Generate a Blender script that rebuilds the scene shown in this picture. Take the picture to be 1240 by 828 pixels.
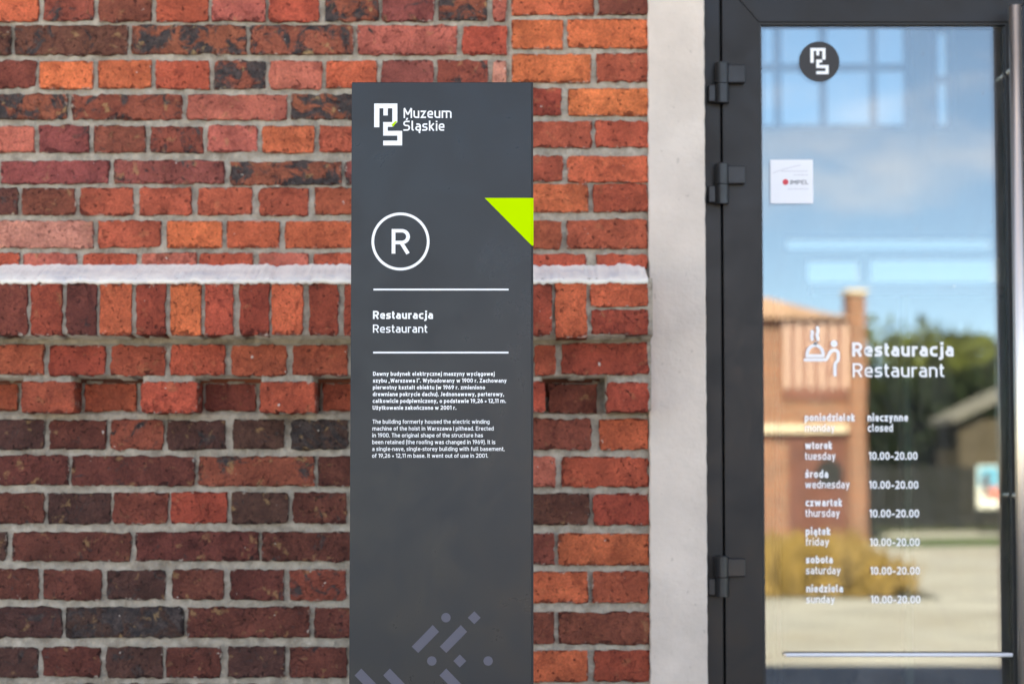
import bpy, bmesh, math, random
import numpy as np
from mathutils import Vector, noise
sc = bpy.context.scene
for o in list(bpy.data.objects): bpy.data.objects.remove(o)
col = sc.collection
R = math.radians
rnd = random.Random(7)

# ------------------------------------------------------------ camera
F, TP, D, EYE = 2600.0, 0.06, 4.8, 1.45          # focal length in photo pixels, tan(pitch), distance to the wall, eye height
TH = math.atan(TP)
cam = bpy.data.cameras.new('camera'); co = bpy.data.objects.new('camera', cam); col.objects.link(co)
co.location = (0, -D, EYE); co.rotation_euler = (math.pi/2 + TH, 0, 0)
cam.sensor_width = 36; cam.lens = 36*F/1240; cam.clip_start = .05; cam.clip_end = 3000
cam.dof.use_dof = True; cam.dof.focus_distance = 4.0; cam.dof.aperture_fstop = 3.3
sc.camera = co
# ------------------------------------------------------------ sky and sun
SUN_EL, SUN_AZ = R(40), R(14)                     # azimuth from +y (behind the wall) towards -x
w = bpy.data.worlds.new("World"); sc.world = w; w.use_nodes = True
nt = w.node_tree; N = nt.nodes; L = nt.links
bg = N['Background']; bg.inputs[1].default_value = 0.075
sky = N.new('ShaderNodeTexSky'); sky.sky_type = 'NISHITA'; sky.sun_disc = False
sky.sun_elevation = SUN_EL; sky.sun_rotation = -SUN_AZ; sky.air_density = 0.6; sky.dust_density = 0.0; sky.ozone_density = 2.5; sky.altitude = 2500
tc = N.new('ShaderNodeTexCoord'); mp = N.new('ShaderNodeMapping'); mp.inputs['Scale'].default_value = (1, 1, 3.0); mp.inputs['Location'].default_value=(0.35,0.2,0.12)
nz = N.new('ShaderNodeTexNoise'); nz.inputs['Scale'].default_value = 4.2; nz.inputs['Detail'].default_value = 7; nz.inputs['Roughness'].default_value = .55
rp = N.new('ShaderNodeValToRGB'); rp.color_ramp.elements[0].position = .53; rp.color_ramp.elements[1].position = .82
mul = N.new('ShaderNodeMath'); mul.operation = 'MULTIPLY'; mul.inputs[1].default_value = .85
mx = N.new('ShaderNodeMix'); mx.data_type = 'RGBA'
tint = N.new('ShaderNodeMix'); tint.data_type = 'RGBA'; tint.blend_type = 'MULTIPLY'; tint.inputs[0].default_value = 1; tint.inputs[7].default_value = (.92, .98, 1.04, 1)
L.new(tc.outputs['Generated'], mp.inputs[0]); L.new(mp.outputs[0], nz.inputs[0]); L.new(nz.outputs[0], rp.inputs[0])
L.new(rp.outputs[0], mul.inputs[0]); L.new(mul.outputs[0], mx.inputs[0]); L.new(sky.outputs[0], tint.inputs[6]); L.new(tint.outputs[2], mx.inputs[6])
mx.inputs[7].default_value = (8.5, 7.6, 8.0, 1); L.new(mx.outputs[2], bg.inputs[0])
sl = bpy.data.lights.new('sun', 'SUN'); so = bpy.data.objects.new('sun', sl); col.objects.link(so)
sl.energy = 4.5; sl.angle = R(.5); sl.color = (1, .97, .92)
sd = Vector((-math.sin(SUN_AZ)*math.cos(SUN_EL), math.cos(SUN_AZ)*math.cos(SUN_EL), math.sin(SUN_EL)))
so.rotation_euler = sd.to_track_quat('Z', 'Y').to_euler(); so.location = (0, 10, 20)
vs = sc.view_settings; vs.view_transform = 'Standard'; vs.look = 'None'; vs.gamma = 1; vs.use_curve_mapping = False; vs.exposure = 3.32
vs.use_white_balance = True; vs.white_balance_temperature = 9900; vs.white_balance_tint = 7
sc.cycles.max_bounces = 8; sc.cycles.transparent_max_bounces = 12; sc.cycles.caustics_reflective = False

# ------------------------------------------------------------ helpers
def P(px, py, Y=0.0):
    """photo pixel -> world point on the vertical plane y = Y"""
    dx, dv = (px-620), -(py-414)
    dy = F*math.cos(TH) - dv*math.sin(TH); dz = F*math.sin(TH) + dv*math.cos(TH)
    t = (Y+D)/dy
    return Vector((dx*t, Y, EYE + dz*t))
GY = 0.078                                         # y of the door glass
def MI(px, py, d):
    """world point d metres in front of the wall whose mirror image in the door glass falls on that pixel"""
    p = P(px, py, 2*GY + d); return Vector((p.x, -d, p.z))
WL = {}
def link(o, parent=None, loc=(0, 0, 0)):
    col.objects.link(o); loc = Vector(loc)
    if parent is not None:
        o.parent = parent; o.location = loc - WL[parent.name]
    else: o.location = loc
    WL[o.name] = loc
    return o
def tag(o, label=None, cat=None, group=None, kind=None):
    for k, v in (('label', label), ('category', cat), ('group', group), ('kind', kind)):
        if v: o[k] = v
    return o
def empty(name, loc, label, cat, group=None):
    o = bpy.data.objects.new(name, None); o.empty_display_size = .1; link(o, None, loc); return tag(o, label, cat, group)
def mesh(name, vs_, fs, mat, parent=None, loc=None, smooth=False):
    """vertices are given in world coordinates"""
    if loc is None: loc = WL[parent.name] if parent is not None else (0, 0, 0)
    loc = Vector(loc); me = bpy.data.meshes.new(name)
    me.from_pydata([tuple(Vector(v)-loc) for v in vs_], [], fs); me.materials.append(mat)
    if smooth: me.polygons.foreach_set('use_smooth', [True]*len(me.polygons))
    me.update(); return link(bpy.data.objects.new(name, me), parent, loc)
class MB:
    def __init__(s): s.v = []; s.f = []
    def add(s, v, f): n = len(s.v); s.v += [Vector(a) for a in v]; s.f += [tuple(i+n for i in q) for q in f]; return s
    def box(s, x0, x1, y0, y1, z0, z1, b=0.0):
        v = [(x0,y0,z0),(x1,y0,z0),(x1,y1,z0),(x0,y1,z0),(x0,y0,z1),(x1,y0,z1),(x1,y1,z1),(x0,y1,z1)]
        f = [(0,1,5,4),(1,2,6,5),(2,3,7,6),(3,0,4,7),(4,5,6,7),(3,2,1,0)]
        if b > 0:
            bm = bmesh.new(); bv = [bm.verts.new(p) for p in v]
            for q in f: bm.faces.new([bv[i] for i in q])
            bmesh.ops.bevel(bm, geom=bm.edges[:], offset=b, segments=2, profile=.5, affect='EDGES')
            bm.verts.index_update(); s.add([p.co.copy() for p in bm.verts], [tuple(x.index for x in q.verts) for q in bm.faces]); bm.free(); return s
        return s.add(v, f)
    def tube(s, p0, p1, r0, r1=None, n=16, cap=True):
        p0, p1 = Vector(p0), Vector(p1); r1 = r0 if r1 is None else r1
        q = (p1-p0).normalized().to_track_quat('Z', 'Y'); v = []
        for p, r in ((p0, r0), (p1, r1)):
            for i in range(n): a = 2*math.pi*i/n; v.append(p + q @ Vector((r*math.cos(a), r*math.sin(a), 0)))
        f = [(i, (i+1) % n, n+(i+1) % n, n+i) for i in range(n)]
        if cap: f += [tuple(range(n-1, -1, -1)), tuple(range(n, 2*n))]
        return s.add(v, f)
    def poly(s, pts, y0, y1):
        """prism: outline in x,z extruded from y0 (front) to y1"""
        n = len(pts); v = [(x, y0, z) for x, z in pts] + [(x, y1, z) for x, z in pts]
        f = [tuple(range(n)), tuple(range(2*n-1, n-1, -1))] + [(i, n+i, n+(i+1) % n, (i+1) % n) for i in range(n)]
        return s.add(v, f)
    def build(s, name, mat, parent=None, loc=None, smooth=False): return mesh(name, s.v, s.f, mat, parent, loc, smooth)

def lin(c):
    return tuple(((x/255)/12.92 if x/255 <= .04045 else (((x/255)+.055)/1.055)**2.4) for x in c)
def mat(name, color, rough=.6, metal=0, spec=.5, noise_=0.0, nscale=20, bump=0.0, bscale=80, coat=0, dirt=None, stretch=None, rvar=0, pits=0):
    m = bpy.data.materials.new(name); m.use_nodes = True; n = m.node_tree.nodes; l = m.node_tree.links; b = n['Principled BSDF']
    b.inputs['Base Color'].default_value = (*color, 1); b.inputs['Roughness'].default_value = rough; b.inputs['Metallic'].default_value = metal
    b.inputs['Specular IOR Level'].default_value = spec; b.inputs['Coat Weight'].default_value = coat
    g = n.new('ShaderNodeNewGeometry'); src = g.outputs['Position']
    if stretch:
        q = n.new('ShaderNodeMapping'); q.inputs['Scale'].default_value = stretch; l.new(src, q.inputs[0]); src = q.outputs[0]
    if noise_:
        t = n.new('ShaderNodeTexNoise'); t.inputs['Scale'].default_value = nscale; t.inputs['Detail'].default_value = 6; l.new(src, t.inputs[0])
        mr = n.new('ShaderNodeMapRange'); mr.inputs[1].default_value = .3; mr.inputs[2].default_value = .7; mr.inputs[3].default_value = 1-noise_; mr.inputs[4].default_value = 1+noise_
        l.new(t.outputs[0], mr.inputs[0]); x = n.new('ShaderNodeMix'); x.data_type = 'RGBA'; x.blend_type = 'MULTIPLY'; x.inputs[0].default_value = 1
        x.inputs[6].default_value = (*color, 1); l.new(mr.outputs[0], x.inputs[7]); out = x.outputs[2]
        if dirt:
            t2 = n.new('ShaderNodeTexNoise'); t2.inputs['Scale'].default_value = nscale*.35; t2.inputs['Detail'].default_value = 8; t2.inputs['Roughness'].default_value = .65; l.new(src, t2.inputs[0])
            r = n.new('ShaderNodeValToRGB'); r.color_ramp.elements[0].position = .5; r.color_ramp.elements[1].position = .68; l.new(t2.outputs[0], r.inputs[0])
            y = n.new('ShaderNodeMix'); y.data_type = 'RGBA'; l.new(r.outputs[0], y.inputs[0]); l.new(out, y.inputs[6]); y.inputs[7].default_value = (*dirt, 1); out = y.outputs[2]
        l.new(out, b.inputs['Base Color'])
    if rvar:
        t = n.new('ShaderNodeTexNoise'); t.inputs['Scale'].default_value = 7; t.inputs['Detail'].default_value = 8; t.inputs['Roughness'].default_value = .7; t.inputs['Distortion'].default_value = .6; l.new(src, t.inputs[0])
        mr = n.new('ShaderNodeMapRange'); mr.inputs[1].default_value = .35; mr.inputs[2].default_value = .68; mr.inputs[3].default_value = rough-rvar; mr.inputs[4].default_value = rough+rvar; l.new(t.outputs[0], mr.inputs[0]); l.new(mr.outputs[0], b.inputs['Roughness'])
    if pits:
        t = n.new('ShaderNodeTexNoise'); t.inputs['Scale'].default_value = 55; t.inputs['Detail'].default_value = 2; l.new(src, t.inputs[0])
        mr = n.new('ShaderNodeMapRange'); mr.inputs[1].default_value = .72; mr.inputs[2].default_value = .75; mr.inputs[3].default_value = 0; mr.inputs[4].default_value = pits; l.new(t.outputs[0], mr.inputs[0])
        y = n.new('ShaderNodeMix'); y.data_type = 'RGBA'; y.blend_type = 'MULTIPLY'; l.new(mr.outputs[0], y.inputs[0]); l.new(out, y.inputs[6]); y.inputs[7].default_value = (.35, .32, .3, 1); l.new(y.outputs[2], b.inputs['Base Color'])
    if bump:
        t = n.new('ShaderNodeTexNoise'); t.inputs['Scale'].default_value = bscale; t.inputs['Detail'].default_value = 5; l.new(src, t.inputs[0])
        u = n.new('ShaderNodeBump'); u.inputs['Strength'].default_value = bump; u.inputs['Distance'].default_value = .004; l.new(t.outputs[0], u.inputs['Height']); l.new(u.outputs[0], b.inputs['Normal'])
    return m

# ------------------------------------------------------------ brick material: own colour per brick through the object colour, alpha = how burnt
def brick_material(name='fired brick', per_object=True):
    m = bpy.data.materials.new(name); m.use_nodes = True; n = m.node_tree.nodes; l = m.node_tree.links; b = n['Principled BSDF']
    b.inputs['Roughness'].default_value = .85; b.inputs['Specular IOR Level'].default_value = .35
    if per_object: oi = n.new('ShaderNodeObjectInfo'); oc_, oa_, orn = oi.outputs['Color'], oi.outputs['Alpha'], oi.outputs['Random']
    else: oi = n.new('ShaderNodeAttribute'); oi.attribute_name = 'firing'; oc_, oa_, orn = oi.outputs['Color'], oi.outputs['Alpha'], oi.outputs['Alpha']
    g = n.new('ShaderNodeNewGeometry')
    def nse(scale, detail=5, rough=.6, dist=0, off=0, w4=True):
        t = n.new('ShaderNodeTexNoise'); t.noise_dimensions = '4D'; t.inputs['Scale'].default_value = scale; t.inputs['Detail'].default_value = detail
        t.inputs['Roughness'].default_value = rough; t.inputs['Distortion'].default_value = dist; l.new(g.outputs['Position'], t.inputs['Vector'])
        a = n.new('ShaderNodeMath'); a.operation = 'MULTIPLY_ADD'; l.new(orn, a.inputs[0]); a.inputs[1].default_value = 30; a.inputs[2].default_value = off; l.new(a.outputs[0], t.inputs['W'])
        return t.outputs[0]
    def rng(x, a, b_, c=0, d=1):
        r = n.new('ShaderNodeMapRange'); l.new(x, r.inputs[0])
        for i, v in enumerate((a, b_, c, d)): r.inputs[i+1].default_value = v
        return r.outputs[0]
    def mix(f, A, B, mode='MIX'):
        x = n.new('ShaderNodeMix'); x.data_type = 'RGBA'; x.blend_type = mode
        for s_, i in ((f, 0), (A, 6), (B, 7)):
            if isinstance(s_, (float, int)): x.inputs[i].default_value = s_
            elif isinstance(s_, tuple): x.inputs[i].default_value = (*s_, 1)
            else: l.new(s_, x.inputs[i])
        return x.outputs[2]
    def mth(op, a, b_):
        x = n.new('ShaderNodeMath'); x.operation = op
        for i, s_ in enumerate((a, b_)):
            if isinstance(s_, (float, int)): x.inputs[i].default_value = s_
            else: l.new(s_, x.inputs[i])
        return x.outputs[0]
    base = oc_
    c = mix(1.0, base, rng(nse(14, 3, .5, .3), .3, .7, .64, 1.3), 'MULTIPLY')           # broad firing shade
    c = mix(mth('MULTIPLY', rng(nse(22, 4, .6, .8, 5), .52, .68), .55), c, mix(1.0, base, (1.45, 1.55, 1.5), 'MULTIPLY'))  # paler patches
    c = mix(mth('MULTIPLY', rng(nse(30, 6, .7, 1.2, 9), .5, .64), .7), c, mix(1.0, base, (.5, .42, .45), 'MULTIPLY'))       # darker patches
    nb = nse(20, 7, .68, 1.0, 13); thr = mth('SUBTRACT', .80, mth('MULTIPLY', oa_, .38))
    burn = rng(mth('SUBTRACT', nb, thr), 0, .07)
    c = mix(burn, c, mix(rng(nse(60, 4, .6, 0, 3), .4, .62), (.035, .028, .028), (.085, .06, .055)))
    oc = mth('MULTIPLY', rng(nse(34, 5, .6, .5, 21), .60, .68), mth('MULTIPLY', oa_, .9))
    c = mix(oc, c, (.42, .25, .11))
    fine = nse(260, 3, .6, 0, 2)
    c = mix(1.0, c, rng(fine, .3, .7, .70, 1.26), 'MULTIPLY')
    pit = rng(nse(120, 3, .5, .4, 31),     .64, .69)
    c = mix(mth('MULTIPLY', pit, .8), c, mix(1.0, base, (.22, .18, .2), 'MULTIPLY'))
    spk = rng(nse(75, 2, .5, 0, 41), .735, .76)
    c = mix(mth('MULTIPLY', spk, .8), c, (.62, .55, .48))
    ck = nse(16, 3, .5, 2.2, 77); crack = rng(mth('ABSOLUTE', mth('SUBTRACT', ck, .5), 0), .0, .010, 1, 0); crack = mth('MULTIPLY', crack, rng(nse(9, 2, .5, 0, 81), .5, .6))
    crack = mth('MULTIPLY', crack, mth('ADD', .35, mth('MULTIPLY', oa_, .9)))
    c = mix(mth('MULTIPLY', crack, .75), c, mix(1.0, base, (.25, .2, .2), 'MULTIPLY'))
    # mortar smeared over the arrises
    gx = n.new('ShaderNodeTexCoord'); sx = n.new('ShaderNodeSeparateXYZ'); l.new(gx.outputs['Generated'], sx.inputs[0])
    def edge(o_): return mth('ABSOLUTE', mth('SUBTRACT', o_, .5), 0)
    ez = rng(edge(sx.outputs['Z']), .36, .5); ex = rng(edge(sx.outputs['X']), .44, .5)
    ee = mth('MAXIMUM', ez, ex); sm = rng(mth('ADD', nse(70, 5, .65, .5, 51), mth('MULTIPLY', ee, .25)), .72, .8)
    c = mix(mth('MULTIPLY', sm, .75 if per_object else 0.0), c, (.46, .40, .33))
    lowz = rng(sx.outputs['Z'], .22, .0); chip_shade = rng(mth('ADD', nse(48, 6, .7, .8, 91), mth('MULTIPLY', mth('MAXIMUM', lowz, ee), .20 if per_object else 0.0)), .66, .72)  # chips, plus joint-recess shade painted dark along the edges, most at the bottom
    c = mix(mth('MULTIPLY', chip_shade, .7), c, mix(1.0, base, (.28, .2, .2), 'MULTIPLY'))
    l.new(c, b.inputs['Base Color'])
    h = mth('ADD', mth('MULTIPLY', nse(38, 6, .65, .6, 61), 1.0), mth('MULTIPLY', fine, .25))
    h = mth('SUBTRACT', h, mth('MULTIPLY', pit, .5)); h = mth('SUBTRACT', h, mth('MULTIPLY', chip_shade, .45)); h = mth('SUBTRACT', h, mth('MULTIPLY', crack, .5)); h = mth('SUBTRACT', h, mth('MULTIPLY', burn, .12))
    u = n.new('ShaderNodeBump'); u.inputs['Strength'].default_value = 1.0; u.inputs['Distance'].default_value = .009; l.new(h, u.inputs['Height']); l.new(u.outputs[0], b.inputs['Normal'])
    return m
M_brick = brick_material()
M_brick2 = brick_material('fired brick, outer courses', False)
M_mortar = mat('lime mortar', (.43, .37, .30), .95, 0, .2, .26, 45, 1.0, 160, dirt=(.25, .205, .16))
M_ledge = mat('white painted ledge', (.93, .86, .76), .8, 0, .3, .06, 25, .9, 90, dirt=(.72, .69, .66))
M_conc = mat('smooth concrete render', (.70, .60, .52), .85, 0, .3, .09, 7, .5, 75, dirt=(.60, .51, .44), pits=.25)
M_frame = mat('graphite door frame', (.018, .0165, .017), .40, 0, .30, .14, 6, rvar=.12)
M_gasket = mat('black rubber gasket', (.008, .008, .009), .5)
M_hinge = mat('black hinge paint', (.012, .012, .014), .36, 0, .45, .2, 30, rvar=.1)
M_steel = mat('brushed steel', (.88, .78, .68), .36, 1)
M_panel = mat('graphite sign enamel', (.014, .018, .023), .33, 0, .38, .05, 3, rvar=.07)
M_edge = mat('dark sign edge', (.012, .011, .013), .5)
M_white = mat('white lettering', (.91, .92, .93), .45)
M_lime = mat('lime green panel', (.48, .78, .0), .5, 0, .15)
M_mark = mat('purple grey print', (.095, .092, .12), .5)
M_paper = mat('white sticker', (.83, .83, .86), .4)
M_print = mat('grey print', (.22, .22, .24), .6)
M_faint = mat('faint grey print', (.62, .61, .65), .6)
M_red = mat('red print', (.75, .06, .08), .5)
M_badge = mat('charcoal badge', (.03, .028, .03), .6)

def glass(name, refl, tintc, wave=0.0):
    m = bpy.data.materials.new(name); m.use_nodes = True; n = m.node_tree.nodes; l = m.node_tree.links; n.remove(n['Principled BSDF'])
    tr = n.new('ShaderNodeBsdfTransparent'); tr.inputs[0].default_value = (*tintc, 1)
    gl = n.new('ShaderNodeBsdfGlossy'); gl.inputs['Roughness'].default_value = 0.0; gl.inputs[0].default_value = (.90, .96, 1, 1)
    fr = n.new('ShaderNodeFresnel'); fr.inputs[0].default_value = 1.5
    a = n.new('ShaderNodeMath'); a.operation = 'ADD'; a.inputs[1].default_value = refl-.04; a.use_clamp = True; l.new(fr.outputs[0], a.inputs[0])
    x = n.new('ShaderNodeMixShader'); l.new(a.outputs[0], x.inputs[0]); l.new(tr.outputs[0], x.inputs[1]); l.new(gl.outputs[0], x.inputs[2]); 
    if wave:
        df = n.new('ShaderNodeBsdfDiffuse'); df.inputs[0].default_value = (.75, .73, .70, 1); g0 = n.new('ShaderNodeNewGeometry'); mp_ = n.new('ShaderNodeMapping'); mp_.inputs['Scale'].default_value = (1, 1, .45); mp_.inputs['Rotation'].default_value = (0, .5, 0); l.new(g0.outputs['Position'], mp_.inputs[0])
        t0 = n.new('ShaderNodeTexNoise'); t0.inputs['Scale'].default_value = 6; t0.inputs['Detail'].default_value = 9; t0.inputs['Roughness'].default_value = .72; t0.inputs['Distortion'].default_value = 1.5; l.new(mp_.outputs[0], t0.inputs[0])
        m0 = n.new('ShaderNodeMapRange'); m0.inputs[1].default_value = .42; m0.inputs[2].default_value = .8; m0.inputs[3].default_value = .012; m0.inputs[4].default_value = .09; l.new(t0.outputs[0], m0.inputs[0])
        t1 = n.new('ShaderNodeTexNoise'); t1.inputs['Scale'].default_value = 42; t1.inputs['Detail'].default_value = 2; l.new(mp_.outputs[0], t1.inputs[0])
        m1 = n.new('ShaderNodeMapRange'); m1.inputs[1].default_value = .745; m1.inputs[2].default_value = .79; m1.inputs[3].default_value = 0; m1.inputs[4].default_value = .3; l.new(t1.outputs[0], m1.inputs[0])
        a1 = n.new('ShaderNodeMath'); a1.operation = 'ADD'; l.new(m0.outputs[0], a1.inputs[0]); l.new(m1.outputs[0], a1.inputs[1])
        x2 = n.new('ShaderNodeMixShader'); l.new(a1.outputs[0], x2.inputs[0]); l.new(x.outputs[0], x2.inputs[1]); l.new(df.outputs[0], x2.inputs[2]); l.new(x2.outputs[0], n['Material Output'].inputs[0])
    else: l.new(x.outputs[0], n['Material Output'].inputs[0])
    if wave:
        g = n.new('ShaderNodeNewGeometry'); t = n.new('ShaderNodeTexNoise'); t.inputs['Scale'].default_value = 3.5; t.inputs['Detail'].default_value = 1; l.new(g.outputs['Position'], t.inputs[0])
        u = n.new('ShaderNodeBump'); u.inputs['Strength'].default_value = 1; u.inputs['Distance'].default_value = wave; l.new(t.outputs[0], u.inputs['Height']); l.new(u.outputs[0], gl.inputs['Normal'])
    return m
M_glass = glass('coated door glass', .14, (.72, .79, .76), .00012)
M_glass2 = glass('inner door glass', .12, (.82, .90, .86))
M_clear = glass('clear window glass', .08, (.125, .125, .12))
M_winglass = glass('tinted window glass', .08, (.15, .18, .20))

# ------------------------------------------------------------ monoline sans lettering drawn as strokes
def rpath(pts, closed=False):
    """polyline with rounded corners; a point may carry its radius as third value"""
    out = []; n = len(pts)
    for i, p in enumerate(pts):
        r = p[2] if len(p) > 2 else 0; q = Vector(p[:2])
        if (not closed and i in (0, n-1)) or r <= 0: out.append(q); continue
        a = Vector(pts[i-1][:2]) - q; b = Vector(pts[(i+1) % n][:2]) - q; la, lb = a.length, b.length; a.normalize(); b.normalize()
        d = min(r, la*.5 if (closed or 0 < i-1) else la, lb*.5 if (closed or i+1 < n-1) else lb)
        ang = a.angle(b); rad = d*math.tan(ang/2); p0, p1 = q+a*d, q+b*d
        c = q + (a+b).normalized()*(rad/math.sin(ang/2)) if (a+b).length > 1e-6 else q
        v0, v1 = p0-c, p1-c; A0 = math.atan2(v0.y, v0.x); dA = math.atan2(v1.y, v1.x)-A0
        while dA > math.pi: dA -= 2*math.pi
        while dA < -math.pi: dA += 2*math.pi
        for k in range(7): t = A0+dA*k/6; out.append(c+Vector((math.cos(t), math.sin(t)))*v0.length)
    res = [out[0]]
    for q in out[1:]:
        if (q-res[-1]).length > 1e-4: res.append(q)
    return res
def ribbon(pts, w, closed=False):
    v = []; f = []; n = len(pts)
    for i in range(n):
        a = pts[i]-pts[i-1] if (i > 0 or closed) else pts[1]-pts[0]
        b = pts[(i+1) % n]-pts[i] if (i < n-1 or closed) else pts[i]-pts[i-1]
        a = a.normalized(); b = b.normalized(); t = (a+b); t = t.normalized() if t.length > 1e-6 else b
        nn = Vector((-t.y, t.x)); s = w/2/max(.35, abs(nn.dot(Vector((-b.y, b.x)))))
        v += [pts[i]+nn*s, pts[i]-nn*s]
    m = n if closed else n-1
    for i in range(m): j = (i+1) % n; f.append((2*i, 2*i+1, 2*j+1, 2*j))
    return v, f
def glyph(ch, w):
    """returns advance width, list of (points, closed)"""
    h = w/2; X = 52-h; C = 71-h; B = h; l = h; e = w*.35
    W = 38+e; r_ = W-h; rr = 15; S = []
    def s(*p, closed=False): S.append((list(p), closed))
    dot = lambda x, y=65: s((x-h*1.1, y), (x+h*1.1, y))
    if ch == ' ': return 14, S
    if ch in 'aą':
        W = 36+e; r_ = W-h; m = 27+h*.4; s((l+2, X), (r_, X, 13), (r_, 0)); s((r_, m), (l, m, 12), (l, B, 12), (r_, B))
    elif ch == 'b': s((l, 71), (l, 0)); s((l, X), (r_, X, rr), (r_, B, rr), (l, B))
    elif ch == 'c' or ch == 'ć': W = 33+e; r_ = W-h; s((r_+h, X), (l, X, rr), (l, B, rr), (r_+h, B))
    elif ch == 'd': s((r_, 71), (r_, 0)); s((r_, X), (l, X, rr), (l, B, rr), (r_, B))
    elif ch in 'eę': W = 37+e; r_ = W-h; s((l, 24+h*.3), (r_, 24+h*.3), (r_, X, 14), (l, X, rr), (l, B, rr), (r_+h*.6, B))
    elif ch == 'f': W = 24; s((10, 0), (10, C, 10), (25, C)); s((1, X), (24, X))
    elif ch == 'g': s((r_, X), (l, X, rr), (l, B, rr), (r_, B)); s((r_, 52), (r_, -17+h, 13), (l+2, -17+h))
    elif ch == 'h': s((l, 71), (l, 0)); s((l, X), (r_, X, 13), (r_, 0))
    elif ch == 'i': W = w; s((l, 52), (l, 0)); dot(l)
    elif ch == 'j': W = w+6; s((l+6, 52), (l+6, -17+h, 9), (-2, -17+h)); dot(l+6)
    elif ch == 'k': W = 36+e; s((l, 71), (l, 0)); s((W-h, 52), (l, 22)); s((l+9, 27), (W-h, 0))
    elif ch in 'lł':
        W = w+8; s((l+1, 71), (l+1, B, 8), (l+12, B))
        if ch == 'ł': s((l-7, 32), (l+10, 46))
    elif ch == 'm': W = 62+e*2; s((l, 52), (l, 0)); s((l, X), (W/2, X, 12), (W/2, 0)); s((W/2-5, X), (W-h, X, 12), (W-h, 0))
    elif ch in 'nń': s((l, 52), (l, 0)); s((l, X), (r_, X, 13), (r_, 0))
    elif ch in 'oó': s((l, B, rr), (r_, B, rr), (r_, X, rr), (l, X, rr), closed=True)
    elif ch == 'p': s((l, 52), (l, -18)); s((l, X), (r_, X, rr), (r_, B, rr), (l, B))
    elif ch == 'r': W = 24+e; s((l, 52), (l, 0)); s((l, X-7), (l, X, 6), (W, X))
    elif ch in 'sś': W = 34+e; r_ = W-h; m = 26; q = 11; s((r_+h-2, X), (l, X, q), (l, m, q), (r_, m, q), (r_, B, q), (0, B))
    elif ch == 't': W = 24; s((9, 66), (9, B, 10), (24, B)); s((0, X), (23, X))
    elif ch == 'u': s((l, 52), (l, B, 13), (r_, B)); s((r_, 52), (r_, 0))
    elif ch == 'v': s((l, 52), (W/2, 1), (W-h, 52))
    elif ch == 'w': W = 56+e*2; s((l, 52), (W*.28, 2)); s((W*.28, 1), (W/2, 48)); s((W/2, 48), (W*.72, 1)); s((W*.72, 2), (W-h, 52))
    elif ch == 'x': s((l, 52), (W-h, 0)); s((W-h, 52), (l, 0))
    elif ch == 'y': s((l, 52), (W/2, 2)); s((W-h, 52), (W/2-6, -17+h, 5), (6, -17+h))
    elif ch in 'zż': W = 34+e; s((0, X), (W-h-1, X), (l+1, B), (W, B))
    elif ch == 'D': W = 46+e; s((l, C), (W-h, C, 18), (W-h, B, 18), (l, B), closed=True)
    elif ch == 'E': W = 40+e; s((W, C), (l, C), (l, B), (W, B)); s((l, 37), (W-5, 37))
    elif ch == 'I': W = w; s((l, 71), (l, 0))
    elif ch == 'J': W = 28; s((W-h, 71), (W-h, B, 12), (0, B))
    elif ch == 'L': W = 36+e; s((l, 71), (l, B), (W, B))
    elif ch == 'M': W = 56+e; s((l, 0), (l, 68)); s((l, 70), (W/2, 24)); s((W/2, 24), (W-h, 70)); s((W-h, 68), (W-h, 0))
    elif ch == 'P': W = 44+e; s((l, 0), (l, 71)); s((l, C), (W-h, C, 17), (W-h, 30, 17), (l, 30))
    elif ch == 'R': W = 45+e; s((l, 0), (l, 71)); s((l, C), (W-h, C, 17), (W-h, 32, 17), (l, 32)); s((W*.52, 32), (W-h, 0))
    elif ch in 'SŚ': W = 44+e; r_ = W-h; m = 37; q = 15; s((r_+h-3, C), (l, C, q), (l, m, q), (r_, m, q), (r_, B, q), (1, B))
    elif ch == 'T': W = 44; s((0, C), (W, C)); s((W/2, C), (W/2, 0))
    elif ch == 'U': W = 46+e; s((l, 71), (l, B, 17), (W-h, B, 17), (W-h, 71))
    elif ch == 'W': W = 70+e; s((l, 71), (W*.27, 2)); s((W*.27, 1), (W/2, 66)); s((W/2, 66), (W*.73, 1)); s((W*.73, 2), (W-h, 71))
    elif ch == 'Z': W = 42+e; s((0, C), (W-h-1, C), (l+1, B), (W, B))
    elif ch == '0': W = 42+e; s((l, B, 17), (W-h, B, 17), (W-h, C, 17), (l, C, 17), closed=True)
    elif ch == '1': W = 26; s((W-h, 0), (W-h, 71)); s((W-h, 69), (1, 56))
    elif ch == '2': W = 40+e; s((l, C-8), (l, C, 12), (W-h, C, 15), (W-h, 42, 10), (l+1, B), (W, B))
    elif ch == '6': W = 40+e; s((l, B, 14), (W-h, B, 14), (W-h, 42, 14), (l, 42, 14), closed=True); s((l, 26), (l+3, 40), (W*.62, 71))
    elif ch == '9': W = 40+e; s((l, 29, 14), (W-h, 29, 14), (W-h, C, 14), (l, C, 14), closed=True); s((W-h, 45), (W-h-3, 31), (W*.38, 0))
    elif ch == '.': W = w*1.1; s((0, h*1.1), (W, h*1.1))
    elif ch == ',': W = w*1.1; s((W*.7, w*1.1), (1, -9))
    elif ch == '(': W = 16; s((W, 76), (l, 60, 14), (l, 2, 14), (W, -14))
    elif ch == ')': W = 16; s((0, 76), (W-h, 60, 14), (W-h, 2, 14), (0, -14))
    elif ch in '-–': W = 22 if ch == '-' else 34; s((1, 27), (W-1, 27))
    elif ch == '×': W = 30; s((3, 12), (27, 38)); s((3, 38), (27, 12))
    elif ch == '„': W = 24; s((8, 9), (3, -9)); s((20, 9), (15, -9))
    elif ch == '”': W = 24; s((9, 71), (5, 54)); s((21, 71), (17, 54))
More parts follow.
